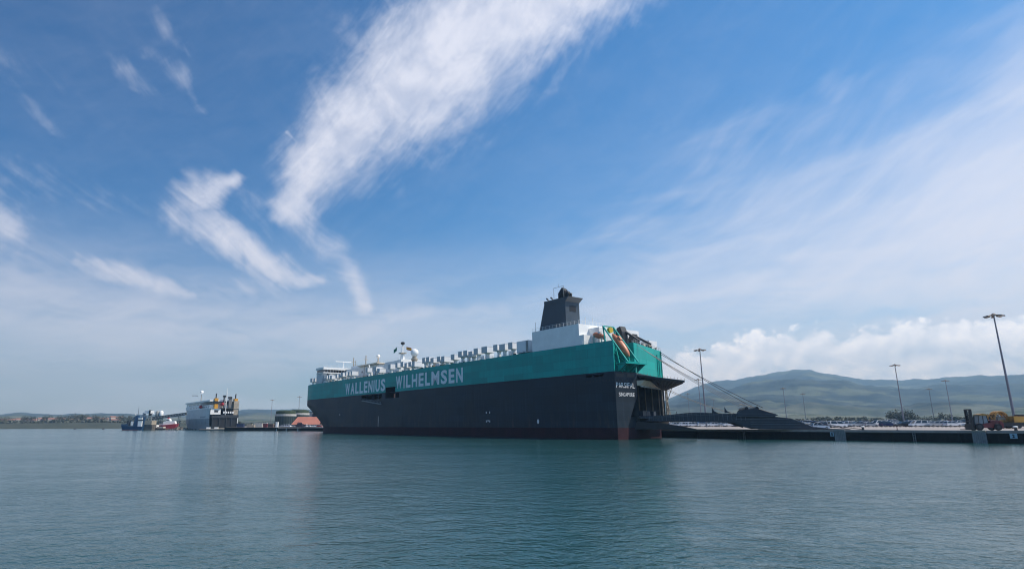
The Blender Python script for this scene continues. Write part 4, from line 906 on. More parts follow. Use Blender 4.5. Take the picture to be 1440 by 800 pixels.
# ------------------------------------------------------------------ plant on the quay
def wheel(par, x, y, r_, w_=.5, rimm=M_dark):
    h = MB().lathe([(r_*.55,-w_/2),(r_*.95,-w_/2),(r_,-w_/4),(r_,w_/4),(r_*.95,w_/2),(r_*.55,w_/2)], n=16, axis='y').build('wheel', M_tyre, par); h.location = (x, y, r_)
    MB().lathe([(r_*.5,-w_/2-.02),(r_*.5,w_/2+.02)], n=12, axis='y').build('rim', rimm, h)
def forklift(loc, rz, label, body, cabroof, s=1.0):
    o = thing('forklift', loc, rz, label, 'forklift'); o.scale = (s, s, s)
    # faces +x; mast in front
    for y in (-.75, .75): box('mast_rail', M_black, o, 2.35, 2.75, y-.12, y+.12, .1, 4.15)
    for z in (.5, 1.7, 2.9, 3.95): box('mast_crossbar', M_black, o, 2.4, 2.7, -.62, .62, z, z+.22)
    for y in (-.3, .3): MB().tube([(2.5,y,.3),(2.5,y,3.9)], .1, 8).build('lift_ram', M_dark, o)
    box('carriage', M_black, o, 2.76, 2.9, -1.1, 1.1, .2, 1.3)
    for y in (-.6, .6): box('fork', M_black, o, 2.9, 4.1, y-.12, y+.12, .12, .24)
    MB().prism([(-2.6,.55),(2.2,.5),(2.2,1.05),(.9,1.15),(-.2,1.45),(-2.3,1.6),(-2.6,1.2)], -.95, .95).build('chassis', body, o)
    MB().prism([(-2.75,.5),(-2.2,.45),(-2.2,1.61),(-.6,1.55),(-.5,1.95),(-1.7,2.0),(-2.6,1.75),(-2.85,1.3)], -1.05, 1.05).build('counterweight', body, o)
    cb_ = MB().prism([(-.35,1.5),(1.35,1.15),(1.15,2.85),(-.2,2.85)], -.72, .72).build('cab_glass', mat('cab_glass', (.20,.24,.27), .15), o)
    for x0, x1 in ((-.4,-.2),(1.4,1.2),(.5,.5)):
        for y in (-.74, .74): MB().tube([(x0,y,1.25),(x1,y,2.88)], .06, 4).build('cab_post', M_black, o)
    MB().prism([(-.45,2.86),(1.35,2.86),(1.15,3.12),(.4,3.3),(-.3,3.12)], -.82, .82).build('cab_roof', cabroof, o)
    MB().tube([(-.9,.5,1.9),(-.9,.5,2.7)], .08, 6).build('exhaust', M_black, o)
    for x, r_ in ((1.55,.72),(-1.75,.66)):
        for y in (-.95, .95): wheel(o, x, y, r_)
    return o
FQ = q_(quay_px(1377), QV+2.8, QZ)
forklift(FQ, R(171), 'red heavy forklift with black mast and glazed cab on the quay edge', M_redp, M_ochre, 1.0)
p = at(1386, 600, 146); forklift((p.x, p.y, QZ+.2), R(150), 'ochre forklift with black mast parked behind the red forklift', M_ochre, M_ochre, .95)
def at_yard(px, Yd):
    p = at(px, 600, Yd); return Vector((p.x, p.y, yard((p-SHIP).dot(VV))))
p = at_yard(1404, 150); ld = thing('wheel_loader', p, R(178), 'ochre wheel loader with raised rusty bucket behind the forklifts', 'loader')
MB().prism([(-2.6,.8),(2.0,.8),(1.8,1.5),(.3,1.7),(-.2,2.0),(-2.5,1.9)], -.9, .9).build('chassis', M_ochre, ld)
for y in (-.75, 0, .75): MB().tube([(-2.2+1.7*(1-math.cos(a_*PI/9)), y, 1.9+2.0*math.sin(a_*PI/9)) for a_ in range(10)], .24, 5).build('folded_boom', M_ochre, ld)
for a_ in (1, 3, 5, 7): MB().tube([(-2.2+1.7*(1-math.cos(a_*PI/9)), -.9, 1.9+2.0*math.sin(a_*PI/9)), (-2.2+1.7*(1-math.cos(a_*PI/9)), .9, 1.9+2.0*math.sin(a_*PI/9))], .13, 6).build('boom_pin', M_dark, ld)
box('engine_cover', M_beige, ld, -1.5, .4, -.7, .7, 1.7, 2.6); MB().tube([(-1.6,.5,2.2),(.9,.5,3.0)], .12, 6).build('ram', M_rim, ld)
for s in (-1, 1): MB().tube([(1.0,s*.6,1.6),(2.4,s*.6,3.3),(3.2,s*.6,.9)], .17, 4).build('lift_arm', M_ochre, ld)
MB().prism([(2.8,.3),(3.9,.2),(3.6,1.4),(3.0,1.3)], -1.2, 1.2).build('bucket', M_beige, ld)
box('cab', M_glass, ld, -.1, .9, -.6, .6, 1.7, 3.2); box('cab_roof', M_ochre, ld, -.2, 1.0, -.7, .7, 3.2, 3.32)
for x in (-1.7, 1.4):
    for y in (-.95, .95): wheel(ld, x, y, .75)
p = at_yard(1419, 156); tr = thing('terminal_tractor', p, R(170), 'blue terminal tractor between the loader and the flatbed trailer', 'tractor')
box('chassis', M_black, tr, -2.6, 2.4, -.6, .6, .6, 1.0); MB().prism([(.6,1.0),(2.4,1.0),(2.3,2.0),(1.9,2.9),(.6,2.9)], -.9, .5).build('cab', mat('tractor_blue', (.03,.14,.25), .45), tr)
MB().prism([(.8,1.9),(2.25,1.95),(1.95,2.75),(.8,2.75)], -.93, .53).build('window', M_glass, tr); box('fifth_wheel', M_dark, tr, -2.0, -.6, -.5, .5, 1.0, 1.2)
for x in (-1.6, 1.7):
    for y in (-.8, .8): wheel(tr, x, y, .5, .35)
p = at_yard(1441, 148); fb_ = thing('flatbed_trailer', p, R(176), 'long black flatbed trailer behind the forklifts at the right edge', 'trailer')
box('bed', M_black, fb_, -8, 8.2, -1.25, 1.25, 1.0, 1.3); box('side_skirt', M_black, fb_, -7, 7.9, -1.2, 1.2, .45, .99)
for x in (-6, -4.7, -3.4, 2, 3.3): 
    for y in (-1, 1): wheel(fb_, x, y, .5, .35)
p = p+Vector((0,0,1.3)); yb = thing('engine_crate', p, R(176), 'yellow boxed machine unit loaded on the black flatbed trailer', 'machine')
box('body_panel', M_yellow if False else M_ochre, yb, -2.4, 3.0, -1.1, 1.1, .0, 1.55); box('side_panel', mat('amber_paint',(.55,.30,.05),.5), yb, .3, 2.9, 1.1, 1.16, .15, 1.4); box('roof_box', M_black, yb, -1.5, 1.2, -.8, .8, 1.55, 1.9)
for k in range(4): box('grille', M_black, yb, -2.0+k*.5, -1.75+k*.5, 1.1, 1.14, .4, 1.2)

# ------------------------------------------------------------------ trees
def crown_mesh(seed, w_, h_, n_, leaf=.55):
    r0 = random.Random(seed); mb = MB(); lob = [(r0.uniform(-.5,.5)*w_, r0.uniform(-.5,.5)*w_, h_*r0.uniform(.30,.85), r0.uniform(.22,.42)*w_) for _ in range(8)]
    for k in range(n_):
        lx, ly, lz, lr = r0.choice(lob); d = Vector((r0.gauss(0,1), r0.gauss(0,1), r0.gauss(0,.8))).normalized()*lr*r0.uniform(.55,1.08)
        c_ = Vector((lx, ly, lz))+d; c_.z = max(c_.z, h_*.12); a = Vector((r0.gauss(0,1), r0.gauss(0,1), r0.gauss(0,1))).normalized(); b_ = a.orthogonal().normalized()*leaf*r0.uniform(.6,1.4); e_ = a.cross(b_).normalized()*leaf*r0.uniform(.5,1.2)
        mb.add([c_-b_, c_-e_*.6, c_+b_, c_+e_], [(0,1,2,3)])
    return mb
tproto = []
for s, (w_, h_, n_, mt) in enumerate([(8,8,620,M_leaf),(12,9,900,M_leaf),(7,10,600,M_leaf2),(14,7,800,M_leaf2),(5,7,380,M_leaf)]):
    cr_ = crown_mesh(s+5, w_, h_, n_).build('crown', mt, None, fix=False)
    tk = MB().tube([(0,0,-1),(0.1,0,h_*.3),(0.3,.1,h_*.6)], [.3,.22,.1], 6).tube([(0.1,0,h_*.3),(w_*.2,0,h_*.62)], [.16,.06], 5).tube([(0.1,0,h_*.35),(-w_*.18,.3,h_*.65)], [.16,.06], 5).build('trunk', M_trunk, None)
    tproto.append((cr_, tk))
tn = 0
def tree(i, loc, s, rz, label, group):
    global tn
    o = thing('tree', loc, rz, label, 'tree', group); o.scale = (s, s, s*random.uniform(.9, 1.15))
    for src in tproto[i]:
        if tn < 0: pass
        c_ = src.copy(); COL.objects.link(c_); c_.parent = o
kinds = ['round dark tree','broad dark tree','tall green tree','wide low green tree','small dark tree']
rt_ = random.Random(21); g1 = 'trees along the far side of the quay yard'; tn_ = 0
xs = [1148,1158,1168,1176,1186,1195,1203,1210,1219,1228,1236,1244,1251,1287,1296,1303,1312,1322,1332,1340,1349,1358,1368,1380,1392,1404,1416,1428,1440]
for k, px in enumerate(xs):
    i = rt_.choice([0,1,2,3,4,4]); Yd = rt_.uniform(470, 560); p = at(px, 590, Yd)
    tree(i, (p.x, p.y, 3.3), rt_.uniform(.45, .75), rt_.uniform(0, 6), '%s, %s from the left in the tree line behind the parked cars' % (kinds[i], ordn[k]), g1)
for px, i, s in ((1268,1,1.12),(1259,0,.95),(1277,1,.9),(1330,2,.95)):
    p = at(px, 590, 455); tree(i, (p.x, p.y, 3.3), s*.95, px, {1268:'largest round dark tree behind the parked cars',1259:'dark tree overlapping the left side of the largest round tree',1277:'dark tree overlapping the right side of the largest round tree',1330:'tall tree clump beside the two far light masts'}[px], g1)
# low scrub belt and hedge, too dense to count
mb = MB(); r0 = random.Random(5)
for k in range(24000):
    px = r0.uniform(925, 1460); Yd = r0.uniform(430, 620); p = at(px, 590, Yd); hN = 2.4+4.2*max(0, mn.noise(Vector((p.x*.02, p.y*.02, 0)))+.35)
    z = 2.5+r0.uniform(0, 1)*hN; a = Vector((r0.gauss(0,1), r0.gauss(0,1), r0.gauss(0,1))).normalized(); b_ = a.orthogonal()*.9; e_ = a.cross(b_).normalized()*.8
    c_ = Vector((p.x, p.y, z)); mb.add([c_-b_, c_-e_, c_+b_, c_+e_], [(0,1,2,3)])
tag(mb.build('scrub', M_leaf, fix=False), 'low dark scrub along the far side of the quay yard', 'scrub', kind='stuff')
# mast on the mountain top
p = at(1119.5, 522, 6700); o = thing('radio_mast', (p.x, p.y, p.z-22), 0, 'tiny radio mast on the mountain summit', 'mast')
MB().tube([(0,0,0),(0,0,42)], [2,1], 6).build('pole', M_pole, o); box('hut', M_grew, o, 6, 22, -6, 6, 0, 20)

# ------------------------------------------------------------------ far shore on the left: houses, trees, scrub
rs = random.Random(17); hp = {}
def make_house(w_, d_, h_):
    o = D.objects.new('house', None); COL.objects.link(o); tag(o, 'x', 'house')
    wl = box('wall', M_house, o, -w_/2, w_/2, -d_/2, d_/2, -3, h_)
    MB().add([(-w_/2-.5,-d_/2-.5,h_),(w_/2+.5,-d_/2-.5,h_),(w_/2+.5,d_/2+.5,h_),(-w_/2-.5,d_/2+.5,h_),(-w_/2-.5,0,h_+2.4),(w_/2+.5,0,h_+2.4)], [(0,1,5,4),(2,3,4,5),(0,4,3),(1,2,5),(0,3,2,1)]).build('roof', M_roof, o)
    for k in range(3): box('window', M_glass, wl, -w_/2+w_*(k+.5)/3-.6, -w_/2+w_*(k+.5)/3+.6, -d_/2-.05, -d_/2, 1.2, 2.8)
    return o
hk = [make_house(14,9,4.5), make_house(9,8,6.0), make_house(22,10,4.0)]; hu = [False]*3
names = ['wide red roofed house','tall narrow red roofed house','long low red roofed building']
hx = [3,9,17,21,29,36,41,47,53,57,63,68,72,79,84,91,96,101,118,128,141,150,158,162,168]
for k, px in enumerate(hx):
    i = rs.choice([0,0,1,2]); Yd = rs.uniform(1090, 1180); p = at(px, 592, Yd); a = math.degrees(math.atan2(p.x, p.y)); z = max(land_height(a, math.hypot(p.x, p.y)), 3)+rs.uniform(0, 2.5)
    lab = '%s, %s from the left edge on the far shore' % (names[i], ordn[k])
    if not hu[i]: hu[i] = True; o = hk[i]; o.location = (p.x, p.y, z); o.rotation_euler = (0,0,rs.uniform(.3,.9)); o['label'] = lab
    else: o = dup(hk[i], (p.x, p.y, z), rs.uniform(.2, 1.0), lab)
    o['group'] = 'houses along the far shore'
for i in range(3):
    if not hu[i]: D.objects.remove(hk[i])
mb = MB()
for k in range(26000):
    px = rs.uniform(-40, 330); Yd = rs.uniform(1004, 1200); p = at(px, 592, Yd); a = math.degrees(math.atan2(p.x, p.y)); zb = max(land_height(a, math.hypot(p.x, p.y)), 1)
    m2 = mn.noise(Vector((p.x*.018, p.y*.03, 2)))
    if m2 < -.12 and rs.random() < .6: continue
    z = zb+rs.uniform(0, 1)*(1.5+6*max(0, m2)); av = Vector((rs.gauss(0,1), rs.gauss(0,1), rs.gauss(0,1))).normalized(); b_ = av.orthogonal()*1.7; e_ = av.cross(b_).normalized()*1.5
    c_ = Vector((p.x, p.y, z)); mb.add([c_-b_, c_-e_, c_+b_, c_+e_], [(0,1,2,3)])
tag(mb.build('shore_scrub', M_leaf2, fix=False), 'green scrub and trees along the far left shore', 'scrub', kind='stuff')
kk = 0
for px in (8, 22, 33, 44, 66, 88, 108, 112, 122, 133, 146, 172, 186, 205):
    i = rs.choice([0,1,3]); p = at(px, 592, rs.uniform(1040, 1130)); a = math.degrees(math.atan2(p.x, p.y)); z = land_height(a, math.hypot(p.x, p.y))
    tree(i, (p.x, p.y, z), rs.uniform(1.0, 1.5), px, '%s, %s from the left on the far shore' % (kinds[i], ordn[kk]), 'trees along the far shore'); kk += 1
for px, lab in ((105.5,'left dark mooring buoy off the far shore'),(145.5,'right dark mooring buoy nearer the blue ship')):
    p = at(px, 602, 640); o = thing('buoy', (p.x, p.y, 0), 0, lab, 'buoy', 'mooring buoys on the open water')
    MB().lathe([(.5,-.5),(1.1,0),(1.1,.7),(.5,1.1)], n=14).build('float', M_dark, o, True); MB().tube([(0,0,1.1),(0,0,2.0)], .12, 6).build('post', M_redp, o)

# ------------------------------------------------------------------ grey ro-ro ship on the left
S2 = Vector(((293-650)/872.7*500, 500, 0)); L2_, W2_ = 118.0, 22.6
r2 = thing('roro_ship', S2, SROT, 'pale blue grey ro-ro ship with two yellow funnels and open dark stern', 'ship')
def sec(z):
    f = max(0, min(1, z/9)); w0 = 3.2*(1-f)**1.2
    pts = [(0,-w0*.3)]+[(u, -w0*(0.3+.7*u/80)) for u in (20,50,80)]
    for t_ in (0,.25,.5,.75,1): pts.append((85+(28+5*f)*math.sin(t_*PI/2), -W2_/2*(1-math.cos(t_*PI/2))-w0*(1-t_)))
    return pts+[(x, -W2_-y) for x, y in pts[::-1][1:]]
def hull2(name, zs, m, top=True):
    rr = [sec(z) for z in zs]; n_ = len(rr[0]); mb = MB(); mb.add([(x,y,z) for z, r3 in zip(zs, rr) for x, y in r3], [(k*n_+i, k*n_+i+1, (k+1)*n_+i+1, (k+1)*n_+i) for k in range(len(zs)-1) for i in range(n_-1)]+[tuple((len(zs)-1)*n_+i for i in range(n_))])
    return mb.build(name, m, r2)
hull2('lower_hull', [-1,0,3,6,9.4], M_bluegrey2); hull2('upper_hull', [9.4,13,17.2], M_bluegrey)
for k in range(16): box('hull_rib', M_bluegrey2, r2, 4+k*4.8, 4.4+k*4.8, -.3, .12, 5.0, 9.2)
box('name_band', M_bluegrey2, r2, 14, 34, 0, .06, 10.0, 11.2)
box('stern_frame', M_dark, r2, -1.0, 0, -W2_, -1.5, 9.8, 11.6)
for y in (-2.2, -7.5, -13, -17, -21.8): box('stern_pillar', M_dark if y > -20 else M_white, r2, -.9, 0, y-.5, y, .8, 9.79)
box('stern_room', M_black, r2, -.2, 0, -W2_+.3, -1.8, 1.0, 9.8); box('stern_ramp', M_beige, r2, -9, -1.2, -20, -5, 1.2, 1.7)
box('stern_threshold', M_white, r2, -2, -.2, -W2_, -.2, .2, 1.2)
ac = MB().box(5, 100, -W2_+.6, -.6, 17.2, 20.2).build('lower_house', M_white, r2); box('house_roof', M_white, ac, 4, 101, -W2_, 0, 23.0, 24.2)
box('upper_house', M_white, ac, 40, 100, -W2_+1, -1, 20.2, 23.0)
for k in range(9): box('window', M_glass, ac, 42+k*5.5, 44.6+k*5.5, -1.0, -.94, 21.0, 22.0)
for k in range(12): box('window', M_glass, ac, 8+k*6.5, 9.8+k*6.5, -.6, -.54, 18.2, 19.3)
box('aft_house', M_white, r2, 0.6, 12, -8.5, -.6, 12.5, 17.18); box('window', M_glass, r2, .5, .6, -6.5, -3.5, 14.2, 16)
box('aft_deck', M_dark, r2, -.6, 6, -W2_, -8.6, 11.61, 12.2)
box('starboard_house', M_beige, r2, .4, 25, -W2_, -W2_+4, 11.8, 23.5); box('cross_gallery', M_dark, r2, .8, 4, -W2_+4.1, -8.8, 16.9, 17.8)
for k in range(5): box('gallery_window', M_vent, r2, -.1, .5, -11.5-k*1.8, -10.4-k*1.8, 13.4, 14.9)
for y, z0 in ((-3.6, 17.2), (-19.2, 17.0)):
    fn2 = MB().box(1.5, 7, y-2.6, y, z0, 25.5).build('funnel', mat('funnel_orange', (.62,.30,.02), .5), r2); box('funnel_band', M_black, fn2, 1.44, 7.06, y-2.66, y+.06, 20.8, 23.2)
    for dx in (.6, 1.9): MB().tube([(3+dx, y-1.2, 25.5), (3+dx, y-1.2, 28.6), (2.4+dx, y-1.2, 29.2)], .32, 8).build('exhaust_pipe', M_black, fn2)
for y, z1, h_ in ((-10.6, 26.5, .5), (-14.8, 25.5, 1.4)):
    mm2 = MB().box(2, 4, y-1.8*h_, y, 17.2, z1).build('deck_gantry', mat('lattice_grey',(.16,.16,.16),.7), r2); box('gantry_head', M_dark, mm2, 1.6, 4.4, y-2.2, y+.5, z1, z1+1.5)
MB().tube([(0.4,-12.2,1.2),(0.4,-12.2,29.5),(.4,-12.2,34)], [.35,.3,.1], 6).build('aft_mast', M_white, r2)
MB().tube([(60,-5,24.2),(60,-5,31)], .4, 6).build('radar_mast', M_panel, r2); MB().lathe([(.3,-1.4),(1.3,-.8),(1.6,0),(1.2,1),(.2,1.4)], (60,-5,33), 12).build('radome', M_white, r2, True); box('radar_bar', M_dark, r2, 59.6, 60.4, -2, 3, 29.4, 29.8)
for x, y, z, lab in ((30,1.1,19.0,'red covered lifeboat on the port side of the grey ro-ro ship'),(1.0,-9.3,20.6,'red lifeboat between the two yellow funnels of the ro-ro ship')):
    b2 = thing('lifeboat', S2+UU*x-VV*y+Vector((0,0,z)), SROT, lab, 'lifeboat'); MB().lathe([(.2,-3.2),(1.1,-2.2),(1.35,0),(1.1,2.2),(.2,3.2)], n=12, axis='x').build('boat_hull', M_redship, b2, True); box('canopy', M_redp, b2, -1.6, 1.6, -.7, .7, 1.1, 1.6)
# barge with the ramp beyond its stern
p = Vector((S2.x+14, 488, 0)); o = thing('pontoon', p, R(8), 'low dark pontoon under the stern ramp of the grey ro-ro ship', 'pontoon')
MB().prism([(-14,-.8),(13,-.8),(14,.9),(-15,.9)], -4, 4).build('hull', M_dark, o); box('deck', M_sand, o, -14.5, 13.5, -3.9, 3.9, .9, 1.1)
for x in (-10, -4, 5): box('deck_box', M_white if x < 0 else M_beige, o, x, x+2.6, -1, 1, 1.1, 2.4)

# rocky mole left of it
for px, w_, m2, lab in ((255,13,M_rock,'dark rock mole left of the grey ro-ro ship'),):
    p = at(px, 603, 520); mb = MB(); rr = random.Random(3)
    for k in range(160):
        x, y = rr.uniform(-9,11), rr.uniform(-4,4); h_ = 2.6*(1-abs(x+1)/13)*(1-abs(y)/6); s = rr.uniform(.5,1.0)
        c_ = Vector((x,y,max(-.2,h_)*rr.uniform(.5,1))); pts = [c_+Vector((rr.uniform(-1,1),rr.uniform(-1,1),rr.uniform(-1,1))).normalized()*s for _ in range(8)]
        mb.hexa([c_+Vector((a*s,b_*s,-s*.8)) for a, b_ in ((-1,-1),(1,-1),(.8,1),(-1,.9))], [c_+Vector((a*s*.6+rr.uniform(-.2,.2),b_*s*.6,s*.7)) for a, b_ in ((-1,-1),(1,-1),(1,1),(-1,1))], 1 if rr.random() < .3 else 0)
    o = mb.build('rocks', [M_rock, M_sand]); o.location = (p.x, p.y, 0); tag(o, lab, 'rocks', kind='stuff')

# conveyor gallery on trestles, loader tower and silos
p0, p1 = at(214, 588, 540), at(262, 581.5, 540)
cv = thing('conveyor_gallery', (p0.x, p0.y, 0), 0, 'grey sloping conveyor gallery between the loader tower and the ro-ro ship', 'conveyor')
dx = p1.x-p0.x; z0, z1 = p0.z, p1.z
MB().prism([(0,z0-1.1),(dx,z1-1.1),(dx,z1+1.1),(0,z0+1.1)], -1.3, 1.3).build('gallery', mat('gallery_grey',(.06,.075,.09),.6), cv)
for k in range(12):
    f = (k+.5)/12; z = z0+(z1-z0)*f; box('gallery_panel', M_panel, cv, dx*f-.7, dx*f+.5, -1.36, -1.3, z-.5, z+.5)
for f in (.0, .80): 
    for s in (-.6, .6): MB().tube([(dx*f+s*2,0,-1),(dx*f+s,0,z0+(z1-z0)*f-1.1)], .2, 5).build('trestle_leg', M_dark, cv)
p = at(207.5, 603, 530); tw = thing('loader_tower', (p.x,p.y,0), 0, 'grey brown ship loader tower on piles beside the blue ship', 'tower')
box('base', M_rock, tw, -7.5, 5.5, -4, 4, -1, 4.5); box('platform', M_sand, tw, -6, 5, -4.2, 4, 4.5, 8)
for x in (-4.5, -2.6, .8, 3.0):
    MB().tube([(x,-2,6),(x+.4,-2,14.2)], .45, 6).build('column', M_panel if x > 0 else M_bluegrey2, tw)
box('head_house', M_vent, tw, -2.6, 2.6, -3, 3, 13.8, 16.2); box('hoist', M_black, tw, 1.2, 2.4, -3.4, 0, 12, 16.6); MB().lathe([(2.2,8),(2.2,10.8),(.4,14.5)], (-4.4,0,0), 12).build('hopper', M_bluegrey2, tw)
box('cabin', M_beige, tw, -7, -4.6, -3, 0, 4.6, 6.6)
for k, (px, lab) in enumerate(((219.5,'left grey storage silo above the conveyor'),(225,'right white storage silo above the conveyor'))):
    p = at(px, 600, 560); o = thing('silo', (p.x,p.y,0), 0, lab, 'silo', 'storage silos behind the conveyor'); MB().lathe([(1.7,9.2),(1.7,16),(.3,17)], n=16).build('drum', M_panel if k == 0 else M_white, o, True)
    for a in range(4): MB().tube([(1.3*math.cos(a*PI/2+.7),1.3*math.sin(a*PI/2+.7),-1),(1.3*math.cos(a*PI/2+.7),1.3*math.sin(a*PI/2+.7),9.2)], .2, 5).build('leg', M_dark, o)
# dark blue working ship
p = at(186, 603, 525); bs = thing('work_ship', (p.x,p.y,0), R(4), 'dark blue working ship with blue tower and white wheelhouse', 'ship')
MB().hexa([(-6.5,-3,-1),(9,-3.5,-1),(9,3.5,-1),(-6.5,3,-1)], [(-7.8,-3.6,3.6),(9.5,-4,3.0),(9.5,4,3.0),(-7.8,3.6,3.6)]).build('hull', M_bluep, bs)
box('bulwark', M_bluep, bs, -7.8, -3.5, -3.4, 3.4, 3.6, 5.0); box('boot_stripe', M_redp, bs, -6.6, 8.9, -3.56, -3.3, -.2, .5)
MB().hexa([(1,-2,3),(4.6,-2,3),(4.6,2,3),(1,2,3)], [(2.2,-1.5,12),(4.6,-1.5,12),(4.6,1.5,12),(2.2,1.5,12)]).build('tower', M_bluep, bs)
box('wheelhouse', M_white, bs, 5, 8.2, -2.4, 2.4, 3, 10); box('window', M_glass, bs, 4.95, 8.25, -2.46, 2.46, 7.6, 8.8)
box('winch_house', M_white, bs, -.6, .9, -2, 2, 4, 7.2); box('pump', M_dark, bs, -4.6, -3, -1.5, 1.5, 3.6, 7.8)
MB().tube([(3.4,0,12),(3.4,0,19.5)], [.25,.08], 6).build('mast', M_bluep, bs); MB().tube([(1.2,0,11),(-2.4,0,6.6)], .3, 6).build('boom', M_bluep, bs)
MB().lathe([(.2,-.5),(.7,0),(.2,.5)], (1.4,0,12.6), 10).build('radome', M_white, bs); box('funnel', M_bluep, bs, 8.3, 9.4, -1, 1, 3, 10.8)
# red ship and red-white barge
p = at(238, 600, 600); rs_ = thing('coaster', (p.x,p.y,0), R(10), 'bright red ship with white superstructure under the conveyor', 'ship')
MB().hexa([(-8,-3.5,-1),(6,-4,-1),(6,4,-1),(-8,3.5,-1)], [(-9,-4,3.8),(7.5,-4,5.4),(7.5,4,5.4),(-9,4,3.8)]).build('hull', M_redship, rs_)
MB().prism([(-5,4.2),(6,5.3),(5,8),(1,8),(0,10.4),(-2.6,10.4),(-3,7.6),(-5,7.4)], -3, 3).build('superstructure', M_white, rs_); box('funnel', M_redship, rs_, -2.2, -.6, -1, 1, 10.4, 12)
box('window', M_glass, rs_, -2.5, -.2, -3.05, -3, 8.6, 9.4); box('hatch', M_white, rs_, -8.6, -5.4, -2, 2, 4, 5.6)
p = at(223, 603, 535); bg_ = thing('barge', (p.x,p.y,0), R(-3), 'low brown barge with white and red deck in front of the red ship', 'barge')
MB().hexa([(-7.5,-3,-1),(7,-3,-1),(7,3,-1),(-7.5,3,-1)], [(-8,-3.3,1.9),(7.8,-3.3,1.4),(7.8,3.3,1.4),(-8,3.3,1.9)]).build('hull', mat('brown_hull',(.16,.10,.08),.8), bg_)
box('deck_house', M_white, bg_, -6, -1, -2, 2, 1.9, 4.2); box('red_hatch', M_redship, bg_, -7.6, -6.2, -2, 2, 1.9, 5.0); box('cover', M_house, bg_, -.5, 5, -2, 2, 1.6, 2.8); MB().tube([(-7,0,5),(-7,0,7)], .1, 5).build('mast', M_dark, bg_)

# ------------------------------------------------------------------ left quay with tank, warehouse, vehicles
jq = D.objects.new('left_quay', None); COL.objects.link(jq); jq['kind'] = 'structure'
jx0, jx1 = (316-650)/872.7*430, (470-650)/872.7*430
MB().add([(jx0,430,2.4),(jx1,430,2.4),(jx1+60,900,2.45),(jx0-60,900,2.45)], [(0,1,2,3)]).build('pavement', M_conc, jq)
jm = (391-650)/872.7*430
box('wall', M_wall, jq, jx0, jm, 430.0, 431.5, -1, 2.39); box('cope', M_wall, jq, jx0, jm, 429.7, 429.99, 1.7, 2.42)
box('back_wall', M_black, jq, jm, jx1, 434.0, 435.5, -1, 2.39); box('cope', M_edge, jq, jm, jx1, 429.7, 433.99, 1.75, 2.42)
for px in (389, 402.5, 418.5, 429.5, 449): x = (px-650)/872.7*430; box('pile', M_panel, jq, x-.35, x+.35, 429.9, 430.9, -1, 1.749)
box('left_side', M_wall, jq, jx0-.6, jx0-.005, 431, 520, -1, 2.3)
def px_at(px, Yd, z=2.42): return Vector(((px-650)/872.7*Yd, Yd, z))
a, b_ = px_at(382, 470), px_at(411, 470); o = thing('storage_tank', ((a.x+b_.x)/2, 478, 2.4), 0, 'wide dark green storage tank with pale rim left of the bow', 'tank', 'dark tanks behind the left quay'); rT = (b_.x-a.x)/2
MB().lathe([(rT,0),(rT,8.2)], n=40).build('shell', M_tank, o); MB().lathe([(rT+.15,8.2),(rT+.15,9.7)], n=40).build('rim', M_grew, o)
for k in range(14): an = PI+PI*(k+.5)/14; MB().tube([((rT+.1)*math.cos(an),(rT+.1)*math.sin(an),0),((rT+.1)*math.cos(an),(rT+.1)*math.sin(an),8.1)], .14, 4).build('stiffener', M_tank, o)
MB().lathe([(rT-.3,9.7),(rT-.4,11.9),(rT-3,12.6)], n=40).build('top_frame', mat('dark_green_net',(.035,.055,.03),.9,var=.5,scale=.8), o)
a = px_at(419.5, 500); o = thing('storage_tank', (a.x, 500, 2.4), 0, 'smaller dark tank with pale rim behind the salmon roofed warehouse', 'tank', 'dark tanks behind the left quay')
MB().lathe([(8,0),(8,9.4)], n=36).build('shell', M_tank, o); MB().lathe([(8.15,9.4),(8.15,10.9)], n=36).build('rim', M_grew, o); MB().lathe([(7.8,10.9),(7.6,13),(5,13.6)], n=36).build('top_frame', MATS['dark_green_net'], o)
a, b_ = px_at(409, 450), px_at(449, 450); wl_ = b_.x-a.x
o = thing('warehouse', (a.x, 450, 2.4), 0, 'long warehouse with salmon pink roof behind the bow', 'warehouse')
box('wall', mat('brown_wall',(.10,.07,.06),.8), o, 0.4, wl_-.4, 0.5, 15.5, 0, 2.2)
MB().add([(0,0,1.9),(wl_,0,1.9),(wl_,8,7.4),(2.4,8,7.4),(0,16,1.9),(wl_,16,1.9)], [(0,1,2,3),(3,2,5,4)]).build('roof', M_salmon, o, fix=False)
MB().add([(0,0.02,1.85),(2.38,8,7.3),(0,15.9,1.85)], [(0,1,2)]).build('gable', M_tank, o, fix=False)
for k in range(10): box('roof_rib', M_salmon, o, 1.5+k*wl_/10.4, 1.62+k*wl_/10.4, -.02, .1, 1.4, 1.9)
box('door', M_black, o, wl_*.25, wl_*.35, .44, .5, 0, 1.8)
a = px_at(430, 520); o = thing('black_tank', (a.x, 520, 2.4), 0, 'low grey hall with dark round tank peeping out beneath the bow', 'building'); box('hall', M_grew, o, -4, 5, 0, 8, 0, 11.6); MB().lathe([(3.6,0),(3.6,10.5),(2.4,12.4),(.3,13.2)], (8.5,0,0), 18).build('dome_tank', M_black, o, True); box('hall_roof', M_dark, o, -4.3, 5.2, -.3, 8.2, 11.6, 12.2)
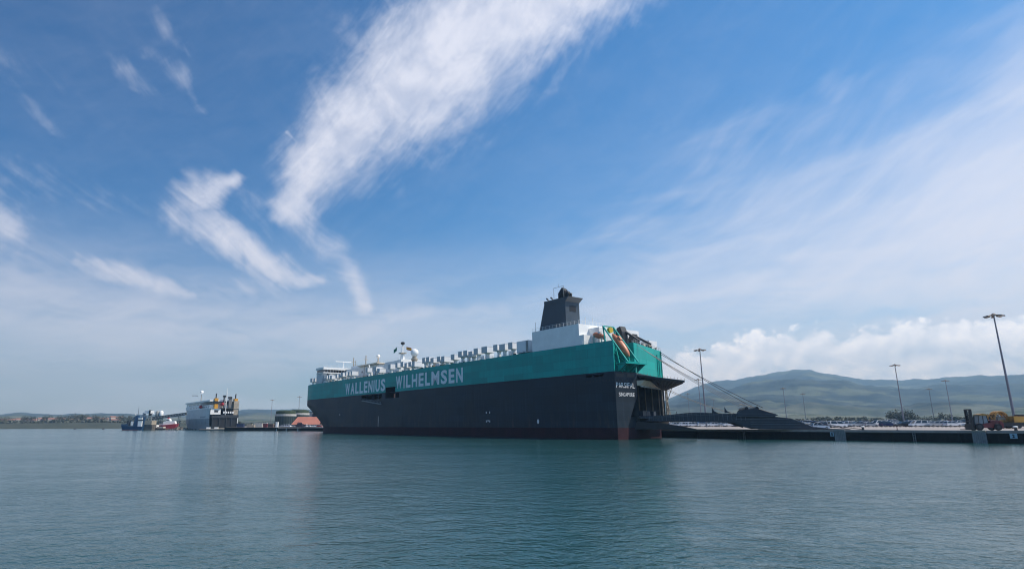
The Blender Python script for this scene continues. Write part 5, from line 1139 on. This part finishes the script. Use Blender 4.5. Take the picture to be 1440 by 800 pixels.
# vehicles and cargo on the left quay
for k, (px, Yd, kind, colr, lab) in enumerate([(427,438,'van','white','white van next to the dark scrap pile by the bow'),(433,440,'hatchback','white','first white hatchback in the row beside the bow'),(438,441,'suv','silver','silver suv in the row beside the bow'),(443.5,439,'suv','white','white suv in the row beside the bow'),(449,438,'hatchback','red','red hatchback nearest to the bow on the left quay'),
      (404.5,440,'van','white','white van in front of the dark green tank'),(412,444,'hatchback','silver','silver hatchback in front of the dark green tank'),(398,450,'pickup','silver','silver pickup left of the white van by the tank')]):
    put_car(kind, colr, px_at(px, Yd), rc.choice((0,PI))+rc.uniform(-.3,.3), lab, 'vehicles on the left quay')
def block(name, px, Yd, w_, h_, m, label, cat, top=None):
    a = px_at(px, Yd); o = thing(name, a, rc.uniform(-.1,.1), label, cat); MB().hexa([(-w_/2,-1.2,0),(w_/2,-1.2,0),(w_/2,1.2,0),(-w_/2,1.2,0)], [(-w_/2,-1.2,h_),(w_/2,-1.2,h_),(w_/2,1.2,h_),(-w_/2,1.2,h_)]).build('body', m, o)
    if top: box('roof', top, o, -w_/2-.1, w_/2+.1, -1.3, 1.3, h_, h_+.25)
    for k in range(int(w_/.6)): box('rib', m, o, -w_/2+.2+k*.6, -w_/2+.3+k*.6, -1.26, -1.2, .1, h_-.1)
block('shipping_container', 338, 452, 5.0, 2.6, mat('dark_blue_paint',(.02,.035,.09),.6), 'dark blue container right of the ro-ro ship stern', 'container', M_dark)
block('shipping_container', 351, 455, 3.8, 2.2, M_beige, 'beige container on the left quay', 'container')
block('shipping_container', 363, 480, 6.0, 3.0, M_grew, 'grey container block in the middle of the left quay', 'container')
block('truck_cabin', 373, 446, 2.6, 2.6, M_redp, 'red truck cabin with white roof on the left quay', 'truck', M_white)
block('container_stack', 381, 452, 3.8, 2.2, mat('brown_wall',(.10,.07,.06),.8), 'brown container left of the dark green tank', 'container', M_beige)
block('kiosk', 389.2, 438, 1.5, 3.4, M_white, 'small white kiosk at the quay corner before the tank', 'kiosk', M_white)
block('crate', 356, 447, 2.0, 1.6, M_sand, 'low sand coloured crate on the left quay', 'crate')
a = px_at(421.5, 436); mb = MB(); rr = random.Random(9)
for k in range(130):
    x, y = rr.gauss(0,1.7), rr.gauss(0,1.2); s = rr.uniform(.25,.6); h_ = max(0, 3.2*(1-(x*x)/12-(y*y)/9))*rr.random()
    mb.hexa([(x+c_*s,y+d_*s,h_) for c_, d_ in ((-1,-1),(1,-.6),(1,1),(-.8,1))], [(x+c_*s*.7,y+d_*s,h_+s*1.2) for c_, d_ in ((-1,-1),(1,-1),(.6,1),(-1,1))])
o = mb.build('scrap_pile', mat('scrap',(.07,.06,.08),.7,var=.5)); o.location = a; tag(o, 'dark purple grey scrap pile on the quay beside the white vans', 'scrap', kind='stuff')
# low trees behind the left quay
for k, px in enumerate((322, 334, 344, 352, 366, 376)):
    p = px_at(px, rt_.uniform(700, 800), 2.2); tree(rt_.choice([0,3,4]), p, rt_.uniform(.5,.8), k, '%s low tree from the left behind the left quay' % ordn[k], 'trees behind the left quay')
for cr_, tk in tproto: D.objects.remove(cr_); D.objects.remove(tk)

# ------------------------------------------------------------------ air
hz = MB().box(-8800, 8800, -250, 8800, -2.5, 460).build('haze', None or [], None) if False else None
me = D.meshes.new('haze'); bm = bmesh.new(); bmesh.ops.create_cube(bm, size=1.0); bm.to_mesh(me); bm.free()
hz = D.objects.new('haze', me); COL.objects.link(hz); hz.scale = (20000, 7450, 642); hz.location = (0, 3525, 318.5)
mh_ = D.materials.new('air'); mh_.use_nodes = True; t = NT(mh_.node_tree); t.n.remove(t.n['Principled BSDF'])
pv_ = t.new('ShaderNodeVolumePrincipled'); pv_.inputs['Color'].default_value = (.38, .68, 1.0, 1); pv_.inputs['Absorption Color'].default_value = (.6, .6, .6, 1); pv_.inputs['Density'].default_value = 0.00015; pv_.inputs['Anisotropy'].default_value = 0.2
t.l.new(pv_.outputs[0], t.n['Material Output'].inputs['Volume']); me.materials.append(mh_)
hz['kind'] = 'stuff'
